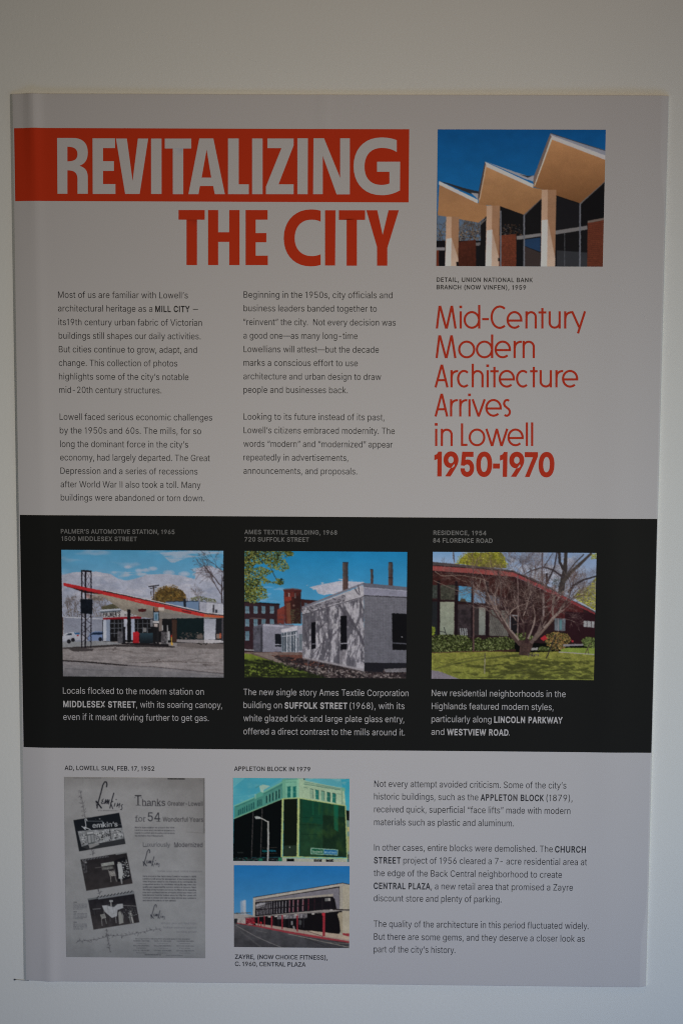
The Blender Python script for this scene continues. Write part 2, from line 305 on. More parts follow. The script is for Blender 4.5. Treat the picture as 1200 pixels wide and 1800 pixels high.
m|610|53,0 53,379 112,379 110,295 118,323 132,346 151,363 172,376 195,384 219,386 245,383 268,375 287,361 303,342 314,320 321,295 312,295 322,321 337,343 357,361 381,375 407,383 437,386 458,385 478,380 497,372 514,361 529,346 541,328 550,307 555,283 557,255 557,0 496,0 496,254 493,279 485,298 473,313 447,326 419,330 395,328 374,320 358,307 345,290 338,270 335,247 335,0 274,0 274,260 269,288 253,311 229,326 199,330 178,328 158,320 140,307 126,289 117,266 114,238 114,0
n|410|114,227 114,0 53,0 53,379 112,379 112,287 102,287 116,319 132,344 152,362 175,374 200,382 227,384 252,383 275,377 295,369 313,356 328,340 341,321 350,298 355,271 357,240 357,0 296,0 296,235 293,263 286,286 273,304 256,318 235,326 210,329 184,326 161,317 141,303 126,283 117,257
o|415|207,-8 174,-5 144,3 117,16 93,35 72,58 56,85 44,116 37,150 34,187 37,225 44,260 56,291 72,318 93,341 117,360 144,374 174,382 207,384 241,382 271,374 299,360 323,341 343,318 359,291 371,260 379,225 381,187 379,150 371,116 359,85 343,58 323,35 299,16 271,3 241,-5;207,46 231,49 252,55 270,66 285,80 298,97 307,117 314,139 318,163 319,187 318,212 314,236 307,258 298,278 285,296 270,310 252,321 231,328 207,330 184,328 163,321 145,310 130,296 118,278 108,258 102,236 98,212 96,187 102,139 108,117 118,97 130,80 145,66 163,55 184,49
p|424|53,-143 53,379 112,379 115,319 137,346 152,360 171,373 197,381 229,384 259,382 287,374 313,361 335,342 354,320 370,293 381,261 388,227 390,189 388,151 381,116 370,84 355,57 336,34 313,16 288,3 260,-6 229,-8 198,-5 173,4 153,17 138,31 116,59 114,-143;220,47 242,49 262,55 279,66 294,80 306,97 316,117 323,139 327,163 328,189 327,215 323,239 316,261 307,281 295,298 280,311 262,322 243,328 220,330 198,328 178,322 161,312 147,299 134,282 125,263 118,241 114,216 113,189 114,162 118,138 125,115 135,95 147,78 162,65 179,55 198,49
q|424|372,-143 311,-143 308,59 287,31 272,17 252,4 227,-5 195,-8 165,-6 137,3 111,16 89,34 70,57 55,84 43,116 36,151 34,189 36,227 43,261 55,293 70,320 89,342 112,361 137,374 165,382 196,384 228,381 253,373 272,360 287,346 310,319 313,379 372,379;205,47 226,49 246,55 263,65 278,78 290,95 299,115 306,138 310,162 312,189 310,216 306,241 300,263 290,282 278,299 263,312 246,322 227,328 205,330 182,328 162,322 145,311 130,298 118,281 108,261 102,239 98,215 96,189 98,163 102,139 109,117 118,97 130,80 145,66 162,55 182,49
r|259|53,0 53,379 112,379 113,321 130,347 152,367 171,377 191,383 213,385 243,384 243,322 207,326 182,323 159,315 140,301 126,284 117,262 114,237 114,0
s|365|182,-8 157,-7 133,-3 112,3 93,12 76,24 62,38 50,54 41,73 36,94 94,107 105,79 124,60 150,49 181,45 206,47 227,53 244,62 262,81 268,103 265,121 254,136 237,147 212,155 149,170 118,180 92,192 72,208 58,227 50,249 47,274 49,295 55,314 65,332 79,347 95,360 115,370 137,378 161,383 187,384 212,383 234,379 254,372 279,358 299,339 314,316 324,290 268,277 258,298 243,316 219,328 187,333 156,329 131,317 114,299 109,277 112,258 124,243 144,232 172,223 261,200 287,187 306,171 320,153 328,131 331,107 329,85 323,65 312,47 298,31 281,18 260,6 236,-2 210,-7
t|227|204,379 204,327 6,327 6,379;65,471 126,471 126,98 128,76 136,61 150,53 170,50 202,54 213,2 192,-3 168,-4 138,-1 113,7 92,21 77,41 68,64 65,93
u|410|182,-5 158,-3 135,2 115,11 97,23 82,39 69,59 60,82 54,109 53,379 114,379 114,144 116,117 124,94 137,75 154,61 175,53 200,50 226,53 249,62 268,77 283,97 293,122 296,153 296,379 357,379 357,0 298,0 298,92 307,92 294,60 277,35 257,17 234,5 209,-3
v|389|163,0 17,379 84,379 165,155 187,87 206,21 184,21 224,155 305,379 371,379 226,0
w|567|138,0 23,379 87,379 154,137 175,41 165,41 186,135 206,214 252,379 316,379 362,214 382,136 402,41 391,41 413,135 480,379 545,379 429,0 368,0 305,225 277,338 291,338 263,225 199,0
x|379|21,0 171,218 171,171 29,379 100,379 147,306 207,206 175,206 233,306 282,379 352,379 209,169 209,214 358,0 287,0 231,85 173,182 205,182 148,85 91,0
y|389|47,-139 61,-86 88,-90 104,-89 118,-84 130,-74 141,-58 151,-36 163,-1 17,379 84,379 165,155 187,87 206,21 184,21 202,87 224,155 305,379 371,379 204,-58 191,-85 177,-107 159,-124 139,-136 117,-143 91,-145 65,-143
z|380|42,0 42,46 254,321 48,323 48,379 333,379 333,331 126,58 339,56 339,0
—|699|699,244 699,188 0,188 0,244
’|177|52,318 82,509 151,509 98,318
“|300|52,318 104,509 151,509 121,318;175,318 228,509 274,509 244,318
”|300|52,318 82,509 151,509 98,318;175,318 205,509 274,509 222,318
 |188|
"""

# ------------------------------------------------------------------ lettering
G = {}
for row in GLYPHS.strip("\n").split("\n"):
    ch, adv, body = row[0], row[2:].split("|", 1)[0], row[2:].split("|", 1)[1]
    G[ch] = (int(adv), [np.array([[float(n) for n in p.split(",")] for p in c.split()]) for c in body.split(";") if c])
CAP = 509.0


def outset(c, w):
    """Move a closed contour outwards by w (holes shrink)."""
    if w == 0: return c
    e = np.roll(c, -1, 0) - c
    L = np.hypot(e[:, 0], e[:, 1]); L[L == 0] = 1
    n = np.stack([-e[:, 1], e[:, 0]], 1) / L[:, None]
    n0 = np.roll(n, 1, 0)
    s = n + n0
    d = np.clip((s * n).sum(1), 0.5, None)
    return c + s / d[:, None] * w


KERN = {"To": -30, "Te": -30, "AT": -35, "TA": -35, "AV": -30, "VA": -30, "AY": -35, "Wo": -14, "Wa": -14, "LA": 0,
        "PA": -30, "LT": -40, "y.": -30, "y,": -30, "w,": -24, "r.": -24, "r,": -24, "AW": -22, "WA": -22, "KW": -8,
        "11": -20, "19": -4, "LY": -40, "ry": 0, "P,": -40, "Vi": -8, "RY": -10, "’s": -4, "TY": 0, "7-": -10}
TRI = {}


def glyph(ch, w):
    key = (ch, w)
    if key not in TRI:
        cs = [outset(c, w) for c in G[ch][1]]
        vs = [tuple(p) for c in cs for p in c]
        # every outer contour with its own holes is filled as a piece; pieces of one letter may overlap
        area = [sum(c[i - 1][0] * c[i][1] - c[i][0] * c[i - 1][1] for i in range(len(c))) for c in cs]
        tr, pieces, lay, k0 = [], [], [], 0
        start = np.cumsum([0] + [len(c) for c in cs])
        for a, c in enumerate(cs):
            if area[a] > 0: continue
            ids = [a] + [b for b in range(len(cs)) if area[b] > 0 and c[:, 0].min() <= cs[b][:, 0].min() and c[:, 0].max() >= cs[b][:, 0].max()
                         and c[:, 1].min() <= cs[b][:, 1].min() and c[:, 1].max() >= cs[b][:, 1].max()]
            remap = [int(start[b]) + i for b in ids for i in range(len(cs[b]))]
            tr += [tuple(remap[i] for i in t) for t in tessellate_polygon([[Vector((p[0], p[1], 0)) for p in cs[b]] for b in ids])]
            pieces.append([cs[b] for b in ids])
        lay = np.concatenate([np.full(len(c), a) for a, c in enumerate(cs)]) if cs else np.zeros(0)
        TRI[key] = (np.column_stack([np.array(vs), lay]) if vs else np.zeros((0, 3)), tr, pieces)
    return TRI[key]


def layout(s, w):
    """Pen positions of a line of type in font units, and its inked start and width."""
    x, pos = 0.0, []
    for i, ch in enumerate(s):
        pos.append(x)
        x += G[ch][0] + KERN.get(s[i:i + 2], 0) + (2.4 * w if w > 10 else 0)
    vis = [i for i, c in enumerate(s) if c != " "]
    a = pos[vis[0]] + glyph(s[vis[0]], w)[0][:, 0].min()
    last = s[vis[-1]]
    b = pos[vis[-1]] + glyph(last, w)[0][:, 0].max()
    return pos, a, b


def set_type(segs, base, cap, weight, track=False):
    """segs: (text, x-left, x-right[, weight]) in photo pixels; returns verts (x, z) and faces on the wall plane."""
    V, F = [], []
    z = px(segs[0][1], base)[1]
    s = (px(600, base - cap)[1] - px(600, base)[1]) / CAP
    for seg in segs:
        t, xa, xb = seg[:3]
        w = seg[3] if len(seg) > 3 else weight
        sy = s * (0.93 if len(seg) > 3 else 1.0)
        xa, xb = px(xa, base)[0], px(xb, base)[0]
        pos, a, b = layout(t, w)
        n = max(1, len(t) - 1)
        if track:
            sx = sy * 0.96
            tr = ((xb - xa) - (b - a) * sx) / n
        else:
            sx = (xb - xa) / (b - a); tr = 0.0
        for i, ch in enumerate(t):
            v, f, _ = glyph(ch, w)
            if not len(v): continue
            k0 = sum(len(q) for q in V)
            V.append(np.stack([xa + (v[:, 0] + pos[i] - a) * sx + tr * i, z + v[:, 1] * sy, v[:, 2] * 0.00002], 1))
            F += [(p + k0, q + k0, r + k0) for p, q, r in f]
    return np.concatenate(V), F


def type_block(name, lines, cap, weight, mat, parent, label=None, off=PRINT, track=False):
    V, F, k0 = [], [], 0
    for base, segs in lines:
        v, f = set_type(segs, base, cap, weight, track)
        F += [(a + k0, b + k0, c + k0) for a, b, c in f]
        V.append(v); k0 += len(v)
    o = mesh_object(name, lift(np.concatenate(V), off), F, mat, parent)
    if label: o["label"] = label
    return o


LIGHT, BOLD, CAPT = -2.0, 21.0, 15.0


def zoomed(x0, y0, s):
    return lambda x, y: (x0 + x / s, y0 + y / s)


def zl(x0, y0, s, rows):
    """rows measured in an enlarged view: (baseline, (text, xa, xb[, weight]), ...)"""
    out = []
    for r in rows:
        segs = [tuple([g[0], x0 + g[1] / s, x0 + g[2] / s] + list(g[3:])) for g in r[1:]]
        out.append((y0 + r[0] / s, segs))
    return out


B = BOLD
type_block("paragraph", zl(80, 490, 3.529, [
    (120, ("Most of us are familiar with Lowell’s", 86, 887)),
    (204, ("architectural heritage as a", 86, 668), ("MILL CITY", 686, 899, B), ("—", 918, 950)),
    (289, ("its19th century urban fabric of Victorian", 88, 974)),
    (373, ("buildings still shapes our daily activities.", 90, 966)),
    (457, ("But cities continue to grow, adapt, and", 91, 943)),
    (541, ("change. This collection of photos", 91, 822)),
    (625, ("highlights some of the city’s notable", 92, 891)),
    (708, ("mid-20th century structures.", 93, 724))]), 11.2, LIGHT, M_TEXT, poster,
    "dark grey paragraph beginning Most of us are familiar, under the title at left")
type_block("paragraph", zl(80, 710, 3.529, [
    (98, ("Lowell faced serious economic challenges", 96, 1037)),
    (182, ("by the 1950s and 60s. The mills, for so", 97, 969)),
    (266, ("long the dominant force in the city’s", 99, 889)),
    (349, ("economy, had largely departed. The Great", 99, 1023)),
    (432, ("Depression and a series of recessions", 101, 947)),
    (515, ("after World War II also took a toll. Many", 102, 966)),
    (597, ("buildings were abandoned or torn down.", 103, 989))]), 11.2, LIGHT, M_TEXT, poster,
    "dark grey paragraph beginning Lowell faced serious economic challenges")
type_block("paragraph", zl(400, 490, 3.529, [
    (119, ("Beginning in the 1950s, city officials and", 102, 1021)),
    (203, ("business leaders banded together to", 102, 924)),
    (288, ("“reinvent” the city.  Not every decision was", 100, 1041)),
    (372, ("a good one—as many long-time", 101, 805)),
    (456, ("Lowellians will attest—but the decade", 102, 937)),
    (540, ("marks a conscious effort to use", 101, 807)),
    (624, ("architecture and urban design to draw", 101, 951)),
    (707, ("people and businesses back.", 101, 745))]), 11.2, LIGHT, M_TEXT, poster,
    "dark grey paragraph beginning Beginning in the 1950s, in the second column")
type_block("paragraph", zl(400, 710, 3.529, [
    (97, ("Looking to its future instead of its past,", 102, 971)),
    (181, ("Lowell’s citizens embraced modernity. The", 102, 1035)),
    (265, ("words “modern” and “modernized” appear", 101, 1022)),
    (349, ("repeatedly in advertisements,", 101, 748)),
    (432, ("announcements, and proposals.", 101, 803))]), 11.2, LIGHT, M_TEXT, poster,
    "dark grey paragraph beginning Looking to its future")
type_block("paragraph", zl(90, 1190, 1.846, [
    (51, ("Locals flocked to the modern station on", 42, 497)),
    (94, ("MIDDLESEX STREET", 43, 277, B), (", with its soaring canopy,", 279, 556)),
    (136, ("even if it meant driving further to get gas.", 43, 513))]), 11.2, LIGHT - 3, M_REVERSED, poster,
    "pale paragraph beginning Locals flocked, on the black band under the petrol station photo", OVER)
type_block("paragraph", zl(90, 1190, 1.846, [
    (55.5, ("The new single story Ames Textile Corporation", 625, 1158)),
    (97.5, ("building on", 625, 749), ("SUFFOLK STREET", 758, 960, B), ("(1968), with its", 968, 1145)),
    (140, ("white glazed brick and large plate glass entry,", 625, 1144)),
    (182.5, ("offered a direct contrast to the mills around it.", 625, 1146))]), 11.2, LIGHT - 3, M_REVERSED, poster,
    "pale paragraph beginning The new single story, on the black band under the white brick building photo", OVER)
type_block("paragraph", zl(740, 1195, 3.75, [
    (101, ("New residential neighborhoods in the", 67, 945)),
    (187, ("Highlands featured modern styles,", 67, 866)),
    (272, ("particularly along", 66, 459), ("LINCOLN PARKWAY", 477, 926, B)),
    (356, ("and", 65, 149), ("WESTVIEW ROAD", 167, 570, B), (".", 573, 578))]), 11.2, LIGHT - 3, M_REVERSED, poster,
    "pale paragraph beginning New residential neighborhoods, on the black band under the house photo", OVER)
type_block("paragraph", zl(640, 1330, 2.857, [
    (146.5, ("Not every attempt avoided criticism. Some of the city’s", 50, 1010)),
    (209.5, ("historic buildings, such as the", 49, 570), ("APPLETON BLOCK", 581, 898, B), ("(1879),", 910, 1041)),
    (273.5, ("received quick, superficial “face lifts” made with modern", 49, 1030)),
    (338, ("materials such as plastic and aluminum.", 49, 748))]), 11.4, LIGHT, M_TEXT, poster,
    "dark grey paragraph beginning Not every attempt avoided criticism")
type_block("paragraph", zl(640, 1330, 2.857, [
    (465, ("In other cases, entire blocks were demolished. The", 49, 942), ("CHURCH", 953, 1107, B)),
    (528.5, ("STREET", 48, 182, B), ("project of 1956 cleared a 7- acre residential area at", 195, 1113)),
    (593, ("the edge of the Back Central neighborhood to create", 47, 988)),
    (656.5, ("CENTRAL PLAZA", 47, 330, B), (", a new retail area that promised a Zayre", 333, 1043)),
    (719, ("discount store and plenty of parking.", 47, 686))]), 11.4, LIGHT, M_TEXT, poster,
    "dark grey paragraph beginning In other cases, entire blocks were demolished")
type_block("paragraph", zl(640, 1330, 2.857, [
    (847.5, ("The quality of the architecture in this period fluctuated widely.", 47, 1121)),
    (911.5, ("But there are some gems, and they deserve a closer look as", 48, 1102)),
    (974.5, ("part of the city’s history.", 47, 455))]), 11.4, LIGHT, M_TEXT, poster,
    "dark grey paragraph beginning The quality of the architecture, lowest on the poster")

for args, mat, off in (
        (("caption under the photo of the zigzag roof", zl(750, 200, 2.667, [(789, ("DETAIL, UNION NATIONAL BANK", 44, 493)), (824, ("BRANCH (NOW VINFEN), 1959", 44, 461))])), M_TEXT, PRINT),
        (("grey caption above the petrol station photo", zl(90, 910, 3.75, [(100, ("PALMER’S AUTOMOTIVE STATION, 1965", 72, 818)), (148, ("1500 MIDDLESEX STREET", 77, 571))])), M_GREYTEXT, OVER),
        (("grey caption above the white brick building photo", zl(410, 910, 3.75, [(105, ("AMES TEXTILE BUILDING, 1968", 76, 684)), (153, ("720 SUFFOLK STREET", 77, 500))])), M_GREYTEXT, OVER),
        (("grey caption above the low house photo", zl(740, 910, 3.75, [(110, ("RESIDENCE, 1954", 78, 425)), (160, ("84 FLORENCE ROAD", 76, 466))])), M_GREYTEXT, OVER),
        (("caption above the old newspaper advertisement", zl(100, 1330, 4.286, [(92, ("AD, LOWELL SUN, FEB. 17, 1952", 67, 741))])), M_TEXT, PRINT),
        (("caption above the photo of the dark glass block", zl(390, 1330, 4.8, [(109, ("APPLETON BLOCK IN 1979", 107, 747))])), M_TEXT, PRINT),
        (("caption under the photo of the retail arcade", zl(390, 1500, 4.8, [(876, ("ZAYRE, (NOW CHOICE FITNESS),", 114, 893)), (936, ("C. 1960, CENTRAL PLAZA", 114, 708))])), M_TEXT, PRINT)):
    type_block("caption", args[1], 7.5, CAPT if mat is M_TEXT else CAPT - 1, mat, poster, args[0], off, True)
type_block("subheading", [(520 + 821 / 2.609, [(c, 740 + a / 2.609, 740 + e / 2.609) for c, a, e in
    (("1", 58, 92), ("9", 100, 168), ("5", 178, 240), ("0", 249, 322), ("-", 326, 357), ("1", 357, 391), ("9", 400, 468), ("7", 470, 530), ("0", 534, 606))])], 39.0, 30.0, M_SUB, poster,
           "bold red dates 1950-1970 closing the subheading")


# title letters: outlines drawn as paths (M, L, C, Z), each letter its own mesh
def path(d, n=9):
    tok = d.replace(",", " ").split()
    out, cur, i, cmd, p = [], [], 0, None, None
    while i < len(tok):
        if tok[i] in "MLCZ":
            cmd = tok[i]; i += 1
            if cmd == "Z":
                out.append(cur); cur = []
                continue
        if cmd in "ML":
            p = (float(tok[i]), float(tok[i + 1])); i += 2; cur.append(p)
            if cmd == "M": cmd = "L"
        elif cmd == "C":
            q = [float(t) for t in tok[i:i + 6]]; i += 6
            for s in range(1, n + 1):
                t = s / n
                cur.append(tuple(p[a] * (1 - t) ** 3 + 3 * q[a] * t * (1 - t) ** 2 + 3 * q[2 + a] * t * t * (1 - t) + q[4 + a] * t ** 3 for a in (0, 1)))
            p = (q[4], q[5])
    return out


def flat_letter(name, d, conv, mat, parent, off, step=0.012):
    cs = [[px(*conv(*p)) for p in c] for c in path(d)]
    for c in cs:
        if c[0] == c[-1]: c.pop()
    vs = [p for c in cs for p in c]
    tr = tessellate_polygon([[Vector((p[0], p[1], 0)) for p in c] for c in cs])
    bm = bmesh.new()
    bv = [bm.verts.new((p[0], 0, p[1])) for p in vs]
    for t in tr:
        bm.faces.new([bv[i] for i in t])
    xs = [p[0] for p in vs]; zs = [p[1] for p in vs]
    for lo, hi, ax in ((min(xs), max(xs), 0), (min(zs), max(zs), 2)):
        n = int((hi - lo) / step) + 1
        for i in range(1, n):
            c = [0, 0, 0]; c[ax] = lo + (hi - lo) * i / n
            nn = [0, 0, 0]; nn[ax] = 1
            bmesh.ops.bisect_plane(bm, geom=bm.verts[:] + bm.edges[:] + bm.faces[:], plane_co=c, plane_no=nn)
    for v in bm.verts:
        v.co.y = -(float(height(v.co.x, v.co.z)) + off)
    for f in bm.faces:
        f.smooth = True
    me = bpy.data.meshes.new(name)
    bm.to_mesh(me); bm.free()
    me.materials.append(mat)
    o = bpy.data.objects.new(name, me); coll.objects.link(o); o.parent = parent
    return o


ZA, ZB = zoomed(0, 130, 3.0), zoomed(300, 200, 2.727)
for conv, d in (
        (ZA, "M 308 342 L 390 342 C 445 342 469 372 469 418 C 469 455 455 478 425 488 C 455 498 469 512 469 552 L 469 635 L 415 635 L 415 560 C 415 525 400 512 362 512 L 362 635 L 310 635 Z M 362 388 L 362 465 C 398 465 415 455 415 427 C 415 400 398 388 362 388 Z"),
        (ZA, "M 494 344 L 612 344 L 612 395 L 549 395 L 549 464 L 606 464 L 606 515 L 549 515 L 549 584 L 614 584 L 614 636 L 495 636 Z"),
        (ZA, "M 617 345 L 674 345 L 704 568 L 732 345 L 786 345 L 741 636 L 665 636 Z"),
        (ZA, "M 801 345 L 856 345 L 856 636 L 801 636 Z"),
        (ZA, "M 873 345 L 1012 345 L 1012 397 L 970 397 L 970 637 L 915 637 L 915 397 L 873 397 Z"),
        (ZB, "M 140 122 L 207 122 L 262 388 L 214 388 L 206 349 L 143 349 L 136 388 L 88 388 Z M 175 175 L 197 309 L 151 309 Z"),
        (ZB, "M 277 122 L 328 122 L 328 341 L 376 341 L 376 388 L 277 388 Z"),
        (ZB, "M 392 122 L 442 122 L 442 388 L 392 388 Z"),
        (ZB, "M 465 122 L 590 122 L 590 155 L 518 341 L 590 341 L 590 388 L 458 388 L 458 352 L 532 168 L 465 168 Z"),
        (ZB, "M 608 121 L 658 121 L 657 388 L 608 388 Z"),
        (ZB, "M 685 121 L 735 121 L 812 310 L 812 121 L 858 121 L 858 389 L 795 389 L 729 205 L 729 388 L 683 388 Z"),
        (ZB, "M 1082 130 L 1082 187 C 1060 172 1035 167 1010 167 C 955 167 928 205 928 257 C 928 312 958 344 1008 344 C 1022 344 1036 342 1047 337 L 1047 281 L 988 281 L 988 233 L 1098 233 L 1097 370 C 1070 386 1040 393 1010 393 C 925 393 876 335 876 255 C 876 170 930 117 1008 117 C 1035 117 1060 121 1082 130 Z")):
    flat_letter("letter", d, conv, M_REVERSED, banner, OVER)
for d in ("M 41 464 L 166 464 L 166 510 L 129 510 L 129 727 L 79 727 L 79 510 L 41 510 Z",
          "M 182 464 L 230 464 L 230 570 L 283 570 L 283 464 L 332 464 L 332 727 L 283 727 L 283 616 L 230 616 L 230 727 L 182 727 Z",
          "M 361 464 L 466 464 L 466 510 L 409 510 L 409 574 L 460 574 L 460 618 L 409 618 L 409 682 L 467 682 L 467 727 L 361 727 Z",
          "M 719 467 L 719 520 C 705 512 690 510 675 510 C 625 510 595 545 595 600 C 595 650 628 684 675 684 C 690 684 705 682 719 675 L 719 726 C 702 731 688 733 670 733 C 595 733 543 680 543 598 C 543 515 598 461 672 461 C 690 461 705 463 719 467 Z",
          "M 740 465 L 790 465 L 788 729 L 740 729 Z",
          "M 806 465 L 931 465 L 931 511 L 892 511 L 892 730 L 843 730 L 843 511 L 806 511 Z",
          "M 937 465 L 989 465 L 1015 583 L 1043 465 L 1092 465 L 1037 645 L 1037 730 L 988 730 L 988 640 Z"):
    flat_letter("letter", d, ZB, M_RED, poster, PRINT)["label"] = "red capital of THE CITY under the banner"


# light subheading: single-weight strokes
def arc(cx, cy, rx, ry, a0, a1, n=22):
    return [(cx + rx * math.cos(math.radians(a0 + (a1 - a0) * i / n)), cy + ry * math.sin(math.radians(a0 + (a1 - a0) * i / n))) for i in range(n + 1)]


def strokes(ch, w):
    """Strokes of a letter in enlarged pixels, y up from the baseline, inked box width w."""
    h = 5.3; X, C, A = 79.0, 104.0, 108.0          # half line width; x-height, cap height, ascender
    L, R = h, w - h
    cx, cy, rx, ry = w / 2, X / 2, w / 2 - h, X / 2 - h + 1.5
    if ch == "M": return [[(h - 1, 0), (17, C)], [(19, C), (w / 2, 0)], [(w - 22, C), (w / 2 + 2, 0)], [(w - 21, C), (R + 1, 0)]]
    if ch == "A": return [[(h - 1, 0), (w / 2 + 1, C)], [(w / 2 + 2, C), (R + 1, 0)], [(w * .27, 33), (w * .80, 33)]]
    if ch in "il": return [[(L, 0), (L, X if ch == "i" else A)]] + ([[(L, 93), (L, 105)]] if ch == "i" else [])
    if ch == "L": return [[(R, h), (L, h), (L, C)]]
    if ch == "-": return [[(0, 43), (w, 43)]]
    if ch == "o": return [arc(cx, cy, rx, ry, 0, 360, 36)]
    if ch == "d": return [arc(cx - 1, cy, rx, ry, 4, 356, 36), [(R, 0), (R, A)]]
    if ch == "e": return [arc(cx, cy, rx, ry, -48, -180, 20) + arc(cx, cy, rx, ry, 180, 0, 26)[1:] + [(cx + rx, cy - 3), (L + 3, cy - 3)]]
    if ch == "c": return [arc(cx + 2, cy, rx + 2, ry, 50, 310, 34)]
    if ch == "C": return [arc(cx + 6, C / 2, rx + 6, C / 2 - h + 2, 52, 308, 38)]
    if ch in "nh":
        t = X if ch == "n" else A
        return [[(L, 0), (L, t)], [(L, X * .55)] + arc(cx, X - h - rx * .95, rx, rx * .95 + 1, 165, 0, 16) + [(R, 0)]]
    if ch == "u": return [[(R, X), (R, 0)], [(R, X * .42)] + arc(cx, h + rx * .95, rx, rx * .95 + 1, -15, -180, 16) + [(L, X)]]
    if ch == "r": return [[(L, 0), (L, X)], [(L, X * .55)] + arc(L + w * .78, X - h - w * .62, w * .74, w * .64, 165, 82, 10)]
    if ch == "t": return [[(w * .5, 0), (w * .5, C - 10)], [(0, X - h), (w, X - h)]]
    if ch == "y": return [[(h - 2, X), (w / 2 + 3, 6)], [(R + 2, X), (w * .46, -22)]]
    if ch == "v": return [[(h - 2, X), (w / 2, 0)], [(R + 2, X), (w / 2, 0)]]
    if ch == "w": return [[(h - 3, X), (w * .28, 0)], [(w * .5, X), (w * .29, 0)], [(w * .5, X), (w * .71, 0)], [(R + 3, X), (w * .72, 0)]]
    if ch == "s": return [arc(cx + 1, X * .74, w * .36, X * .215, 50, 190, 14) + [(w * .28, X * .6), (w * .74, X * .42)] + arc(cx - 1, X * .27, w * .38, X * .225, 10, -130, 14)]
    return []


def ribbon(pts, hw):
    p = np.array(pts, float)
    closed = np.allclose(p[0], p[-1])
    d = p[1:] - p[:-1]
    d /= np.hypot(d[:, 0], d[:, 1])[:, None]
    n = np.stack([-d[:, 1], d[:, 0]], 1)
    if closed:
        na = np.concatenate([n[-1:], n]); nb = np.concatenate([n, n[:1]])
    else:
        na = np.concatenate([n[:1], n]); nb = np.concatenate([n, n[-1:]])
    s = na + nb
    k = np.clip((s * nb).sum(1), 0.42, None)
    o = s / k[:, None] * hw
    return np.concatenate([p + o, p - o]), [(i, i + 1, i + 1 + len(p), i + len(p)) for i in range(len(p) - 1)]


ZS = zoomed(740, 520, 2.609)
for base, word in (
        (151, "M 66 160,i 174,d 193 269,- 277 308,C 315 388,e 388 461,n 474 527,t 534 570,u 580 636,r 651 688,y 684 750"),
        (286, "M 65 159,o 167 246,d 249 328,e 333 409,r 420 457,n 461 518"),
        (420, "A 60 123,r 132 166,c 162 222,h 229 284,i 297,t 314 352,e 352 427,c 431 492,t 496 530,u 539 596,r 611 646,e 641 716"),
        (553, "A 60 122,r 130 165,r 172 208,i 214,v 230 292,e 291 367,s 371 409"),
        (688, "i 62,n 88 143,L 180 215,o 215 292,w 294 394,e 392 467,l 476,l 500")):
    V, F, k0 = [], [], 0
    for item in word.split(","):
        q = item.split()
        xa = float(q[1]); xb = float(q[2]) if len(q) > 2 else xa + 10.6
        for j, st in enumerate(strokes(q[0], xb - xa)):
            rv, rf = ribbon(st, 5.0 if not (q[0] == "i" and j == 1) else 6.4)
            pts = [px(*ZS(xa + a, base - b)) for a, b in rv]
            V.append(lift(pts, PRINT + 0.00003 * j))
            F += [tuple(i + k0 for i in f) for f in rf]
            k0 += len(pts)
    mesh_object("subheading", np.concatenate(V), F, M_SUB, poster)["label"] = "thin red line of the Mid-Century Modern subheading"


